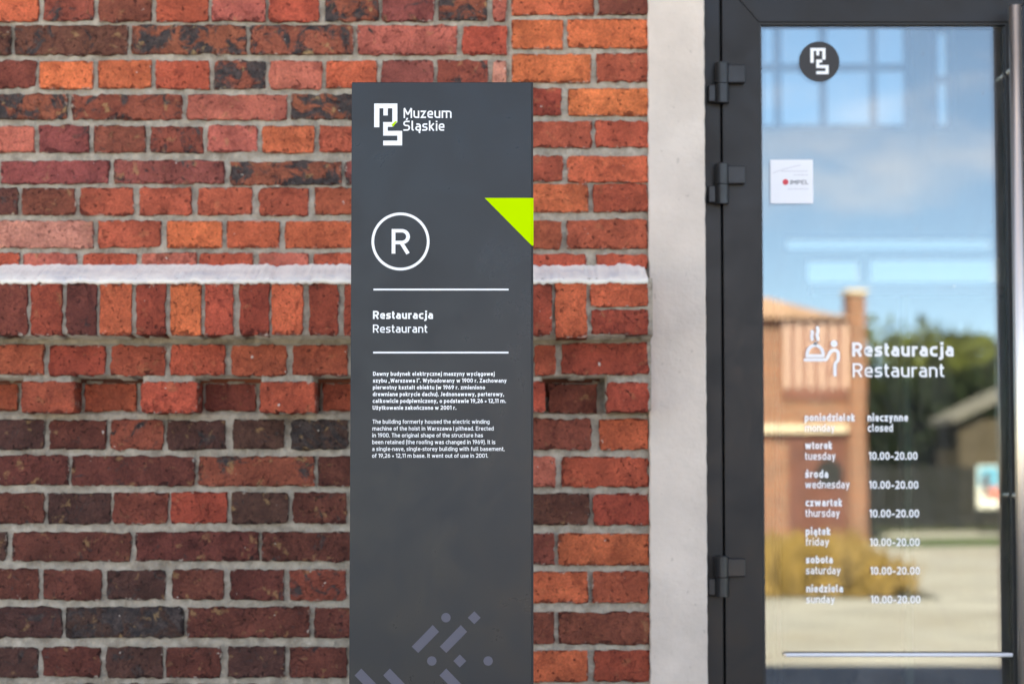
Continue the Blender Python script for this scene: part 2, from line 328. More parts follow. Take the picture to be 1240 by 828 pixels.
    if ch in 'śćńóŚ': k = 62 if ch != 'Ś' else 79; s((W/2-3, k-3), (W/2+7, k+11))
    if ch in 'ż': dot(W/2)
    if ch in 'ąę': s((W-h-2, 2), (W-h-9, -9, 5), (W-h+1, -15+h*.3))
    return W, S
def text_mesh(txt, w, sb=9):
    v = []; f = []; x = 0
    for ch in txt:
        W, S = glyph(ch, w)
        for k, (pts, closed) in enumerate(S):
            pv, pf = ribbon(rpath(pts, closed), w, closed); n = len(v)
            v += [(p.x+x, p.y, k) for p in pv]; f += [tuple(i+n for i in q) for q in pf]
        x += W+sb
    return v, f, x-sb
def lettering(txt, x0, x1, base, cap, w, Y, parent, m=None, thick=.0003, name='lettering', label=None):
    v, f, tw = text_mesh(txt, w); a = P(x0, base, Y); b = P(x1, base, Y); c = P(x0, base-cap, Y); sx = (b.x-a.x)/tw; sz = (c.z-a.z)/71
    o = mesh(name, [(a.x+p[0]*sx, Y-thick-p[2]*.00006, a.z+p[1]*sz) for p in v], f, m or M_white, parent)
    if label: o['label'] = label
    return o

# ============================================================ THE BRICK WALL
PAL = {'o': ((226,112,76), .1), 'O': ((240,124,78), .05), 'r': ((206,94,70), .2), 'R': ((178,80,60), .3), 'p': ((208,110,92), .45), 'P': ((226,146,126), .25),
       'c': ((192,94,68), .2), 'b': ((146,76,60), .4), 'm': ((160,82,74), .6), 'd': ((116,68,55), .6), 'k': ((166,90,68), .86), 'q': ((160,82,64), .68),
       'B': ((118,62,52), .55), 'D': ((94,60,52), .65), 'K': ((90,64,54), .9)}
ALB = .80
wall = empty('brick_wall', P(300, 414, 0) * 1.0, 'weathered red and orange brick wall with corbelled courses and a white painted ledge, behind the signpost', 'brick wall')
BR = []      # all bricks for the mortar height field
def brick(x0, x1, y0, y1, Y, code, name='brick', depth=.10, proud=.0):
    """traced corners in photo pixels on the plane y = Y"""
    a = P(x0-.9, y0-.9, Y); b = P(x1+.9, y1+.9, Y); xa, xb, za, zb = a.x, b.x, b.z, a.z
    Wd, H = xb-xa, zb-za; cx, cz = (xa+xb)/2, (za+zb)/2; seed = rnd.random()*50
    nx = max(3, round(Wd/.011)); nz_ = max(2, round(H/.012)); ring = []
    for i in range(nx): ring.append((xa+Wd*i/nx, za))
    for i in range(nz_): ring.append((xb, za+H*i/nz_))
    for i in range(nx): ring.append((xb-Wd*i/nx, zb))
    for i in range(nz_): ring.append((xa, zb-H*i/nz_))
    rough = {'O': .6, 'o': .8}.get(code, 1.2) if code.isalpha() else 1
    R0 = []; R1 = []; R2 = []; tilt = rnd.uniform(-.0014, .0014); ti2 = rnd.uniform(-.001, .001); rot = rnd.uniform(-.006, .006)
    for k, (x, z) in enumerate(ring):
        u, v = (x-cx)/(Wd/2), (z-cz)/(H/2); corner = abs(u) > .97 and abs(v) > .97
        jx = (noise.noise(Vector((x*40, z*40, seed)))*.0022+noise.noise(Vector((x*130, z*130, seed)))*.0036)*rough; jz = (noise.noise(Vector((x*40, z*40, seed+9)))*.0020+noise.noise(Vector((x*130, z*130, seed+5)))*.0036)*rough
        x2 = x+jx-(z-cz)*rot - (math.copysign(.0012, u) if corner else 0); z2 = z+jz+(x-cx)*rot - (math.copysign(.0010, v) if corner else 0)
        yy = Y+tilt*u+ti2*v-proud
        ch = .0012+.003*max(0, noise.noise(Vector((x*30, z*30, seed+3))))
        R0.append((x2, yy+depth, z2)); R1.append((x2, yy+ch*.75, z2)); sx = max(0, 1-ch/(Wd/2)); sz = max(0, 1-ch/(H/2))
        R2.append((cx+(x2-cx)*sx, yy+noise.noise(Vector((x*25, z*25, seed+6)))*.0012, cz+(z2-cz)*sz))
    n = len(ring); v = R0+R1+R2; f = []
    for i in range(n):
        j = (i+1) % n; f.append((i, j, n+j, n+i)); f.append((n+i, n+j, 2*n+j, 2*n+i))
    f.append(tuple(range(2*n, 3*n)))
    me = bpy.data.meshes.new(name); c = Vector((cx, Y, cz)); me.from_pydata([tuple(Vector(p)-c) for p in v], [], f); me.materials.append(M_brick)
    o = bpy.data.objects.new(name, me); link(o, wall, c)
    rgb, burn = PAL[code]; jit = rnd.uniform(.9, 1.1); g = lin(rgb); o.color = (g[0]*ALB*jit, g[1]*ALB*jit*rnd.uniform(.93, 1.07), g[2]*ALB*jit, burn)
    BR.append((xa, xb, za, zb, Y)); return o
def row(y0, y1, spans, codes, s=1, ox=0, plane=0.0, fill_to=None, fill_w=62, gap=8, left_to=-95, fillc='cbrm', stagger=None):
    sp = [(ox+a/s, ox+b/s) for a, b in spans]; cs = list(codes)
    while fill_to and sp[-1][1]+gap < fill_to-14:
        a = sp[-1][1]+gap; b = a+fill_w*rnd.uniform(.96, 1.04)
        if fill_to-b < 24: b = fill_to
        sp.append((a, b)); cs.append(rnd.choice(fillc))
    while left_to is not None and sp[0][0] > left_to:
        b = sp[0][0]-gap; a = b-fill_w*rnd.uniform(.96, 1.04); sp.insert(0, (a, b)); cs.insert(0, rnd.choice(fillc))
    for (a, b), c in zip(sp, cs):
        dy = rnd.uniform(-.7, .7); brick(a, b, y0+dy, y1+dy+rnd.uniform(-.4, .4), plane, c, proud=rnd.uniform(.0, .0022))
Z1 = 2.759; Z2 = 2.818
U, E_ = 0.0, 614
# rows above the frame, traced rows, rows below
row(-86, -53, [(60, 190), (198, 330), (338, 466), (474, 612)], 'qkmb', fill_w=130)
row(-47, -14, [(20, 82), (90, 152), (160, 222), (230, 292), (300, 362), (370, 432), (440, 502), (510, 572), (580, 612)], 'bkcmrbqcp')
row(-8, 25, [(-50,127),(150,310),(332,505),(523,695),(710,883),(900,1063),(1090,1262),(1280,1448),(1465,1627),(1650,1690)], 'oqbrprkmkp', Z1)
row(32, 65.5, [(-330,35),(53,425),(443,820),(838,1178),(1197,1525),(1548,1693)], 'ddkkpr', Z1, fill_w=130)
row(74.5, 106.5, [(-60,118),(135,310),(330,503),(523,697),(717,885),(905,1073),(1092,1257),(1275,1446),(1463,1627),(1648,1690)], 'bOorkpomqP', Z1)
row(115.5, 144, [(-150,222),(242,608),(628,957),(975,1300)], 'kqpk', Z1, fill_to=E_, fill_w=125)
row(153.5, 184, [(-50,112),(132,295),(316,482),(505,676),(697,857),(878,1048),(1070,1240)], 'pmbqpoc', Z1, fill_to=E_)
row(196, 222, [(5,362),(384,748),(770,1138),(1155,1500)], 'mmkm', Z1, fill_to=E_, fill_w=128)
row(228.5, 260, [(-110,55),(77,248),(270,443),(467,638),(665,840),(868,1028),(1052,1220)], 'dbccccc', Z1, fill_to=E_)
row(268.5, 299.5, [(-60,308),(330,535),(560,740),(760,932),(955,1230)], 'PcOoo', Z1, fill_to=E_)
row(307.5, 325, [(-110,65),(82,260),(285,465),(485,668),(685,860),(885,1050),(1075,1260)], 'rprprpr', Z2, fill_to=E_)
# pilaster part of the wall beside the concrete
ZP = 2.957; PP = -.005
def prow(y0, y1, spans, codes, s=ZP, plane=PP): row(y0, y1, spans, codes, s, 600, plane, left_to=None)
prow(-86, -56, [(60,340),(363,545)], 'or'); prow(-47, -18, [(60,240),(260,545)], 'Oc')
prow(-10, 17.5, [(60,350),(370,545)], 'ob'); prow(24.5, 58, [(60,240),(260,545)], 'OO'); prow(66, 98.5, [(60,340),(363,545)], 'Oc')
prow(107.5, 139, [(60,235),(263,548)], 'RO'); prow(148, 178.5, [(60,342),(360,548)], 'cr'); prow(190, 219.5, [(60,238),(260,545)], 'co')
prow(223.5, 256.5, [(60,330),(352,543)], 'or'); prow(267.5, 301, [(60,236),(257,541)], 'cc'); prow(308.5, 324, [(60,325),(365,544)], 'rr')
# soldier course, corbels
SO, C1, C2 = -.122, -.062, -.052
row(343.5, 405.5, [(-30,90),(108,208),(230,325),(345,445),(468,562),(585,683),(702,792),(820,915),(930,1030),(1058,1150),(1178,1270)], 'bRBoROrRoRR', Z2, plane=SO, fill_to=668, fill_w=33, gap=7.5, fillc='RrcR')
prow(341, 409, [(217,325)], 'o', plane=SO); prow(341.5, 370, [(343,545)], 'o', plane=SO); prow(376, 404, [(345,545)], 'R', plane=SO)
row(418.5, 453.5, [(-30,145),(170,357),(382,562),(585,765),(795,975),(1003,1185)], 'cRcrcc', Z2, plane=C1, fill_to=672, fill_w=64, fillc='crR')
prow(416, 452.5, [(240,545)], 'R', plane=C1)
sp = [(-330,-130,'c',1),(-108,56,'c',0),(75,250,'c',1),(292,463,'c',0),(485,668,'r',1),(703,870,'b',0),(888,1073,'r',1),(1103,1270,'c',0),(1292,1470,'r',1),(1510,1680,'b',0),(1702,1856,'r',1)]
for a, b, c, pr in sp: brick(a/Z2, b/Z2, 462.5 if pr else 465, 499 if pr else 497, C2-.012 if pr else .010, c, depth=.13)
brick(600+190/ZP, 600+362/ZP, 465, 499.5, PP, 'b'); brick(600+402/ZP, 600+546/ZP, 463.5, 498, C2-.012, 'r', depth=.13)
# lower wall
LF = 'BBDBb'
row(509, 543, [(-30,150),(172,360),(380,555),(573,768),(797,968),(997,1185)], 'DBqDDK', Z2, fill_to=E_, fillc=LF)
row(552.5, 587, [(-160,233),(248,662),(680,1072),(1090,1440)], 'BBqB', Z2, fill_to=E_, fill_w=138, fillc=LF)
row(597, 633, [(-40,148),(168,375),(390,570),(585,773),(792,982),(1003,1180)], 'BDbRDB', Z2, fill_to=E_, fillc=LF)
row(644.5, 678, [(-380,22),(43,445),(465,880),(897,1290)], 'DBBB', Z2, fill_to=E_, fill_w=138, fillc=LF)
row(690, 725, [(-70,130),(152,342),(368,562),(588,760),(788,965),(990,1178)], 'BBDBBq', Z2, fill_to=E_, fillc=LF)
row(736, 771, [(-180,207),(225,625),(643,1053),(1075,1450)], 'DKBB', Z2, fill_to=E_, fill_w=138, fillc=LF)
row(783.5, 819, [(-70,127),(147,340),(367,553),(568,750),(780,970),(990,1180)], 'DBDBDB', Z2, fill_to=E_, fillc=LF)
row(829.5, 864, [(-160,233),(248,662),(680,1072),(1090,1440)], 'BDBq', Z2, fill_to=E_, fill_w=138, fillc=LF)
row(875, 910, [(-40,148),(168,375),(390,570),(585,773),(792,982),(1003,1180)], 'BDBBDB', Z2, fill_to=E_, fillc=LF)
Z6 = 2.875
def lrow(y0, y1, spans, codes): row(y0, y1, spans, codes, Z6, 600, PP, left_to=None)
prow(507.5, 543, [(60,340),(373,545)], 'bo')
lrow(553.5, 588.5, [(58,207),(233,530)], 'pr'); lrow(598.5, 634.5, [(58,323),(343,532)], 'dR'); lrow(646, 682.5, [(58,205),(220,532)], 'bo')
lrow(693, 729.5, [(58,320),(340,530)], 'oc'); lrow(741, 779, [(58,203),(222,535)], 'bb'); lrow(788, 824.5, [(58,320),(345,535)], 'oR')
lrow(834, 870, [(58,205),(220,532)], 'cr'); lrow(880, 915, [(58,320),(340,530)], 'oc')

# mortar: one relief sheet with the steps of the corbels, smeared unevenly up to and over the brick edges
zt = lambda py, Y=0: P(0, py, Y).z
MX0, MX1, MZ0, MZ1 = P(-100, 0).x, P(786.5, 414).x, zt(918), zt(-90); st = .0042
nx = int((MX1-MX0)/st)+1; nzz = int((MZ1-MZ0)/st)+1
X, Zg = np.meshgrid(np.linspace(MX0, MX1, nx), np.linspace(MZ0, MZ1, nzz))
rs = np.random.RandomState(3)
def fnoise(shape, cells, seed):
    g = np.random.RandomState(seed).rand(int(cells*shape[0]/shape[1])+3, cells+3)
    yi = np.linspace(0, g.shape[0]-2.001, shape[0]); xi = np.linspace(0, g.shape[1]-2.001, shape[1]); y0 = yi.astype(int); x0 = xi.astype(int)
    ty = (yi-y0)[:, None]; tx = (xi-x0)[None]; ty = ty*ty*(3-2*ty); tx = tx*tx*(3-2*tx); A = g[y0][:, x0]; B_ = g[y0][:, x0+1]; C_ = g[y0+1][:, x0]; D_ = g[y0+1][:, x0+1]
    return (A*(1-tx)+B_*tx)*(1-ty)+(C_*(1-tx)+D_*tx)*ty-.5
ns = fnoise(X.shape, 26, 1)*.0025+fnoise(X.shape, 90, 2)*.0042+fnoise(X.shape, 300, 3)*.0046
Yg = np.full(X.shape, .0075)
zw = fnoise(X.shape, 40, 5)*.004
Yg = np.where((Zg+zw < zt(342)) & (Zg+zw > zt(409, SO)), SO+.008, Yg)
Yg = np.where((Zg+zw <= zt(409, SO)) & (Zg+zw > zt(456.5, C1)), C1+.008, Yg)
pil = (X > P(618, 0).x) & (Yg > 0); Yg = np.where(pil, Yg+PP, Yg)
for a, b, c, pr in sp + [((200.5)*ZP if 0 else 0, 0, 'x', 0)]:
    if pr: Yg = np.where((X > P(a/Z2+1.5, 480, C2).x) & (X < P(b/Z2-1.5, 480, C2).x) & (Zg < zt(456, C2)) & (Zg > zt(499, C2)), C2-.004, Yg)
Yg = np.where((X > P(735, 480, C2).x) & (Zg < zt(456, C2)) & (Zg > zt(498, C2)), C2-.004, Yg)
rec = (Zg < zt(458)) & (Zg > zt(501)) & (Yg > -.02); Yg = np.where(rec, Yg+.012, Yg)
for a, b, c, pr in sp:
    if pr: Yg = np.where(rec & (X > P(b/Z2-1, 480, 0).x) & (X < P(b/Z2+7.5, 480, 0).x) & (Zg < zt(462)) & (Zg > zt(498)), .034, Yg)
zz_ = Zg+zw*.6
Yg = np.where((zz_ < zt(408.5, C1)) & (zz_ > zt(416.5, C1)), C1+.030, Yg)
Yg = np.where((zz_ < zt(456.5, 0)) & (zz_ > zt(463, 0)) & (Yg > -.02), .034, Yg)
Yg = Yg + ns - .0012
# the joint is pulled back right at the brick, deeper under it (worn arris), now and then
verts = np.stack([X.ravel(), Yg.ravel(), Zg.ravel()], 1) - np.array(WL['brick_wall'])
idx = np.arange(nx*nzz).reshape(nzz, nx); q = np.stack([idx[:-1, :-1], idx[:-1, 1:], idx[1:, 1:], idx[1:, :-1]], -1).reshape(-1, 4)
me = bpy.data.meshes.new('mortar'); me.vertices.add(len(verts)); me.vertices.foreach_set('co', verts.ravel()); me.loops.add(q.size); me.loops.foreach_set('vertex_index', q.ravel())
me.polygons.add(len(q)); me.polygons.foreach_set('loop_start', np.arange(0, q.size, 4)); me.polygons.foreach_set('loop_total', np.full(len(q), 4)); me.update(calc_edges=True); me.validate()
me.polygons.foreach_set('use_smooth', [True]*len(q)); me.materials.append(M_mortar)
mo = bpy.data.objects.new('mortar', me); link(mo, wall, WL['brick_wall'])
# white painted sloping ledge
def ledge(xa, xb):
    nL = int((xb-xa)/.004); v = []; f = []; xs = np.linspace(xa, xb, nL)
    for i, x in enumerate(xs):
        a = noise.noise(Vector((x*22, 0, 1)))*.006+noise.noise(Vector((x*90, 0, 4)))*.004; b = noise.noise(Vector((x*25, 3, 1)))*.004+noise.noise(Vector((x*110, 5, 4)))*.004
        zt_, zb_ = zt(321)+a, zt(342, SO)+b
        if x > P(640, 0).x: zt_ -= .001
        prof = [(.012, zt_+.003), (-.006, zt_), (-.012, zt_-.004), (SO*.5, (zt_+zb_)/2+.004+a*.5), (SO-.004, zb_+.007), (SO-.007, zb_+.002), (SO-.005, zb_-.003), (SO+.01, zb_-.004)]
        v += [(x, y+noise.noise(Vector((x*60, k*2, 7)))*.0015, z) for k, (y, z) in enumerate(prof)]
    for i in range(nL-1):
        for k in range(7): a = i*8+k; f.append((a, a+1, a+9, a+8))
    lo = mesh('ledge', v, f, M_ledge, wall, smooth=True); lo['label'] = 'white painted sloping ledge above the upright bricks'
ledge(-3.4, P(784.5, 330, SO).x)

# ============================================================ concrete door surround
def jamb(x0a, x1a, label):
    zlo, zhi = -.0, zt(-60)+.25; t = empty('concrete_pillar', ((x0a+x1a)/2, 0, 0), label, 'concrete pillar')
    n = 260; v = []; f = []; Yf = -.014
    for i in range(n+1):
        z = zlo+(zhi-zlo)*i/n; ra = noise.noise(Vector((x0a*7, z*38, 2)))*.0028; rb = noise.noise(Vector((x1a*7, z*45, 5)))*.0018
        xa, xb = x0a+ra, x1a+rb; bow = noise.noise(Vector((3, z*4, 5)))*.0015
        v += [(xa, .06, z), (xa, Yf+.003, z), (xa+.0025, Yf+bow, z), (xb-.003, Yf+bow, z), (xb, Yf+.003, z), (xb, .26, z)]
    for i in range(n):
        for k in range(5): a = i*6+k; f.append((a, a+1, a+7, a+6))
    mesh('pillar_shaft', v, f, M_conc, t, smooth=False)
    MB().box(x0a-.01, x1a+.006, -.03, .06, .0, .09, .004).build('plinth', M_conc, t)
    return t
XA, XB = P(786, 414, -.014).x, P(855, 414, -.014).x
jamb(XA, XB, 'pale smooth concrete pillar between the orange bricks and the hinged edge of the door')

# ============================================================ glazed double door
FY = .062
def X_(px, Y=FY): return P(px, 414, Y).x
ZD1 = zt(-24, FY)                                   # top of the leaf
ZG1, ZG0 = zt(27, FY), .16
xf0, xs0, xg0, xg1 = XB-.004, X_(876.5), X_(921.5), X_(1226)
xs1 = xg1+(xg0-xs0); LW = xs1-xs0
frame = empty('door_frame', ((xs1+xs0)/2+LW/2, FY, 0), 'fixed graphite outer frame round the glass restaurant doors', 'door frame')
XR = xs1+LW+.006
fr = MB().box(xf0, xs0-.004, FY+.006, .17, 0, ZD1+.07, .0015); fr.build('jamb', M_frame, frame)
MB().box(XR+.0, XR+(xs0-xf0), FY+.006, .17, 0, ZD1+.07, .0015).build('jamb', M_frame, frame)
MB().box(xs0-.003, XR-.001, FY+.007, .17, ZD1+.005, ZD1+.069, .0015).build('head', M_frame, frame)
MB().box(xs0-.01, XR+.006, FY+.03, .165, 0, ZD1+.01, 0).v  # (rebate is dark by itself)
MB().box(xs0-.006, xs0+.004, FY+.04, .16, 0, ZD1+.004).build('gasket', M_gasket, frame)
def leaf(x0, mirror, label):
    t = empty('glass_door', (x0+LW/2, FY, 0), label, 'glass door'); sw = xg0-xs0; gx0, gx1 = x0+sw, x0+LW-sw; z0 = .012
    def member(pts): return MB().poly(pts, FY, FY+.075)
    def bev(m, nm):
        o = m.build(nm, M_frame, t); b = o.modifiers.new('bevel', 'BEVEL'); b.width = .0012; b.segments = 2; return o
    e = .0006
    bev(member([(x0, z0), (gx0, ZG0+e), (gx0, ZG1-e), (x0, ZD1)]), 'stile'); bev(member([(x0+LW, ZD1), (gx1, ZG1-e), (gx1, ZG0+e), (x0+LW, z0)]), 'stile')
    bev(member([(x0+e*2, ZD1), (gx0+e, ZG1), (gx1-e, ZG1), (x0+LW-e*2, ZD1)]), 'top_rail'); bev(member([(x0+LW-e*2, z0), (gx1-e, ZG0), (gx0+e, ZG0), (x0+e*2, z0)]), 'bottom_rail')
    g = MB(); b = .0055; ya, yb = FY+.004, GY-.001
    g.box(gx0+.0003, gx0+b, ya, yb, ZG0, ZG1).box(gx1-b, gx1-.0003, ya, yb, ZG0, ZG1).box(gx0+b+.0002, gx1-b-.0002, ya, yb, ZG1-b, ZG1-.0003).box(gx0+b+.0002, gx1-b-.0002, ya, yb, ZG0+.0003, ZG0+b)
    g.build('gasket', M_gasket, t)
    mesh('pane', [(gx0, GY, ZG0), (gx1, GY, ZG0), (gx1, GY, ZG1), (gx0, GY, ZG1)], [(0, 1, 2, 3)], M_glass, t)
    mesh('pane', [(gx0, GY+.018, ZG0), (gx1, GY+.018, ZG0), (gx1, GY+.018, ZG1), (gx0, GY+.018, ZG1)], [(0, 1, 2, 3)], M_glass2, t)
    # spacer bar between the panes
    s_ = MB(); s_.box(gx0+b, gx0+b+.004, GY+.003, GY+.015, ZG0+b, ZG1-b).box(gx1-b-.004, gx1-b, GY+.003, GY+.015, ZG0+b, ZG1-b).box(gx0+b+.0041, gx1-b-.0041, GY+.003, GY+.015, ZG1-b-.004, ZG1-b)
    s_.build('spacer', M_hinge, t)
    return t, gx0, gx1
door, gx0, gx1 = leaf(xs0, False, 'graphite framed glass door lettered Restauracja with opening hours')
door2, hx0, hx1 = leaf(xs1+.006, True, 'second glass door leaf beyond the steel pull handle, without lettering')
# hinges
for (yc, ) in ((100,), (222,), (697,)):
    yq = yc
    hinge = MB(); Yh = FY-.017
    zz = lambda py: zt(py, Yh)
    bx = P(874, yc, Yh).x + (P(877, 800, Yh).x-P(874, 800, Yh).x)*0; r = .0165
    hinge.tube((bx, Yh, zz(yq+1.2)), (bx, Yh, zz(yq-23)), r, n=20); ho = hinge.build('hinge', M_hinge, door, loc=(bx, Yh, zz(yq)), smooth=False)
    MB().tube((bx, Yh, zz(yq+25)), (bx, Yh, zz(yq+2.2)), r, n=20).build('knuckle', M_hinge, ho)
    MB().box(bx+.004, bx+.053, Yh-.006, Yh+.0165, zz(yq+1), zz(yq-21), .0025).build('hinge_leaf', M_hinge, ho)
    MB().box(bx-.031, bx-.006, Yh-.004, Yh+.0225, zz(yq+23.5), zz(yq+3), .0025).build('hinge_leaf', M_hinge, ho)
    MB().tube((bx, Yh, zz(yq-22.5)), (bx, Yh, zz(yq-24.5)), r*.72, r*.6, n=16).build('hinge_cap', M_hinge, ho)
# pull handles
def handle(x, t):
    Yp = GY-.079; r = .0142; z1 = zt(7, Yp); z0 = .62
    h = MB().tube((x, Yp, z0), (x, Yp, z1), r, n=28).build('pull_handle', M_steel, t, smooth=True)
    h.data.polygons.foreach_set('use_smooth', [len(p.vertices) == 4 for p in h.data.polygons])
    for z in (z1-.14, zt(600, Yp), z0+.12): MB().tube((x, Yp+.006, z), (x+.0, FY, z), .0075, n=14).build('bracket', M_steel, h)
HX = P(1229.3, 30, GY-.079).x
handle(HX, door); handle(2*(xs1+.003)-HX, door2)
# inner push rail seen through the glass
Yr = GY-.014; pr_ = MB().tube((P(952, 791, Yr).x, Yr, zt(792.5, Yr)), (P(1226, 791, Yr).x, Yr, zt(792.5, Yr)), .0046, n=14).build('push_rail', M_paper, door)
MB().box(P(949, 791, Yr).x, P(955, 791, Yr).x, Yr-.002, GY-.001, zt(794, Yr), zt(791, Yr), .001).build('bracket', M_steel, pr_)

# ---- lettering and stickers on the glass
def logo(cx0, cy0, s, Y, parent, m=M_white, accent=True, name='emblem', squash=1.0, thick=.0004):
    """block emblem; cx0, cy0 = photo pixel of its upper left corner, s = pixels per unit (350 x 524 units)"""
    Rr = [(0,0,290,60), (0,60,65,297), (115,60,170,150), (227,60,290,232), (113,232,227,292), (113,292,170,342), (113,342,350,402), (290,402,350,464), (113,464,350,524)]
    b = MB()
    for x0, y0, x1, y1 in Rr:
        a = P(cx0+x0*s, cy0+y0*s*squash, Y); c = P(cx0+x1*s, cy0+y1*s*squash, Y); b.add([(a.x, Y-thick, c.z), (c.x, Y-thick, c.z), (c.x, Y-thick, a.z), (a.x, Y-thick, a.z)], [(0, 1, 2, 3)])
    if accent:
        for tri in ([(227,292),(227,232),(290,232)],):
            pt = [P(cx0+x*s, cy0+y*s, Y) for x, y in tri]; b.add([(p.x, Y-thick, p.z) for p in pt], [(2, 1, 0)])
        b2 = [(215,270),(262,222),(290,222),(238,290)]; pt = [P(cx0+x*s, cy0+y*s, Y) for x, y in b2]
        mesh('emblem_accent', [(p.x, Y-thick-.0003, p.z) for p in pt], [(0, 1, 2, 3)], M_lime, parent)
    return b.build(name, m, parent)
TY = GY
def disc(cx, cy, r, Y, parent, m, name, thick=.0006, n=56):
    c = P(cx, cy, Y); rr = r*(Y+D)/F
    v = [(c.x+rr*math.cos(2*math.pi*i/n), Y-thick, c.z+rr*math.sin(2*math.pi*i/n)) for i in range(n)]
    return mesh(name, v, [tuple(range(n))], m, parent)
bd = disc(992, 75, 24.8, TY, door, M_badge, 'badge'); bd['label'] = 'round charcoal badge with white block emblem near the top of the glass'
WL['badge'] = WL[bd.parent.name]
lg = logo(981.2, 58.5, .0635, TY-.0006, bd, accent=False, squash=.95)
a, b = P(932.7, 193.5, TY), P(984.8, 246.5, TY)
stk = mesh('sticker', [(a.x, TY-.0008, b.z), (b.x, TY-.0008, b.z), (b.x, TY-.0008, a.z), (a.x, TY-.0008, a.z), (a.x+.0005, TY-.0001, b.z+.0005), (b.x-.0005, TY-.0001, b.z+.0005), (b.x-.0005, TY-.0001, a.z-.0005), (a.x+.0005, TY-.0001, a.z-.0005)],
           [(0, 1, 2, 3), (0, 4, 5, 1), (1, 5, 6, 2), (2, 6, 7, 3), (3, 7, 4, 0)], M_paper, door); stk['label'] = 'square white sticker with a red dot on the glass'
disc(951.2, 220.6, 3.6, TY-.001, stk, M_red, 'red_dot', n=20)
lettering('IMPEL', 957, 979, 223.4, 5.2, 11, TY-.001, stk, M_print)
for x0, x1, y in ((946, 979, 207.5), (961, 979, 212), (954, 979, 229)):
    b_ = MB(); k = x0
    while k < x1-1:
        wv = rnd.uniform(1.2, 3.4); p, q2 = P(k, y-.55, TY), P(min(k+wv, x1), y+.55, TY); b_.add([(p.x, TY-.0012, q2.z), (q2.x, TY-.0012, q2.z), (q2.x, TY-.0012, p.z), (p.x, TY-.0012, p.z)], [(0, 1, 2, 3)]); k += wv+.6
    b_.build('faint_line', M_faint, stk)
arc = [Vector((P(935.5+t*34, 209-t*9.5+ (t-.5)**2*3, TY).x, P(935, 209-t*9.5+(t-.5)**2*3, TY).z)) for t in [i/8 for i in range(9)]]
pv, pf = ribbon(arc, .0016); mesh('faint_arc', [(p.x, TY-.0012, p.y) for p in pv], pf, M_faint, stk)
lettering('Restauracja', 1032, 1154.8, 431.6, 17.2, 15, TY, door); lettering('Restaurant', 1032.5, 1143.5, 456.6, 17.0, 10.5, TY, door)
for txt, xa, xb, yb, w_ in (('poniedziałek', 974.5, 1035.5, 510, 15), ('monday', 974.8, 1011, 522.5, 10.5), ('wtorek', 974.8, 1008, 543.7, 15), ('tuesday', 974.8, 1012, 556.6, 10.5),
        ('środa', 975, 1003, 578.3, 15), ('wednesday', 975, 1029, 591, 10.5), ('czwartek', 975.3, 1020, 612.8, 15), ('thursday', 975.3, 1017, 625.6, 10.5), ('piątek', 975.6, 1006, 647.6, 15),
        ('friday', 975.6, 1004, 660.3, 10.5), ('sobota', 976, 1008.5, 681.8, 15), ('saturday', 976, 1018, 694.8, 10.5), ('niedziela', 976.4, 1021, 716.8, 15), ('sunday', 976.4, 1011, 729.8, 10.5),
        ('nieczynne', 1050.6, 1099.5, 510, 15), ('closed', 1050.8, 1081.3, 522.6, 12), ('10.00–20.00', 1052, 1111, 556.6, 13), ('10.00–20.00', 1052.4, 1112, 591.6, 13),
        ('10.00–20.00', 1052.9, 1113, 626.2, 13), ('10.00–20.00', 1053.5, 1113.6, 660.9, 13), ('10.00–20.00', 1054, 1114, 695.4, 13), ('10.00–20.00', 1054.6, 1114.5, 730.2, 13)):
    lettering(txt, xa, xb, yb, 9.6, w_+1.2, TY, door)
# waiter and covered dish pictogram
def stroke_mesh(paths, w_, Y, parent, name, z0=0):
    v = []; f = []
    for k, (pts, closed) in enumerate(paths):
        wp = w_; pw = [Vector((P(960+p[0]/5.905, 380+p[1]/5.905, Y).x, P(960, 380+p[1]/5.905, Y).z)) for p in rpath(pts, closed)]
        pv, pf = ribbon(pw, wp/5.905*(Y+D)/F, closed); n = len(v); v += [(p.x, Y-.0003-k*.00008, p.y) for p in pv]; f += [tuple(i+n for i in q_) for q_ in pf]
        if not closed:
            for p in (pw[0], pw[-1]):
                n = len(v); rr = wp/5.905*(Y+D)/F/2; v += [(p.x+rr*math.cos(a_*math.pi/7), Y-.0003-k*.00008-.00004, p.y+rr*math.sin(a_*math.pi/7)) for a_ in range(14)]; f.append(tuple(range(n, n+14)))
    return mesh(name, v, f, M_white, parent)
dome = [(160+58*math.cos(math.pi*i/16), 296-72*math.sin(math.pi*i/16)) for i in range(17)]
pic = stroke_mesh([([(88, 328), (240, 328, 10), (272, 262, 22), (325, 258, 26), (326, 330, 14), (302, 356, 10), (302, 436)], False), (dome, False), ([(102, 300), (216, 300)], False),
             ([(140, 182), (134, 160, 10), (142, 140, 10), (138, 126)], False), ([(180, 182), (172, 150, 12), (182, 120, 12), (176, 100)], False), ([(159, 214), (161, 210)], False)], 24, TY, door, 'pictogram')
disc(960+295/5.905, 380+213/5.905, 4.3, TY, pic, M_white, 'pictogram_head', n=24)

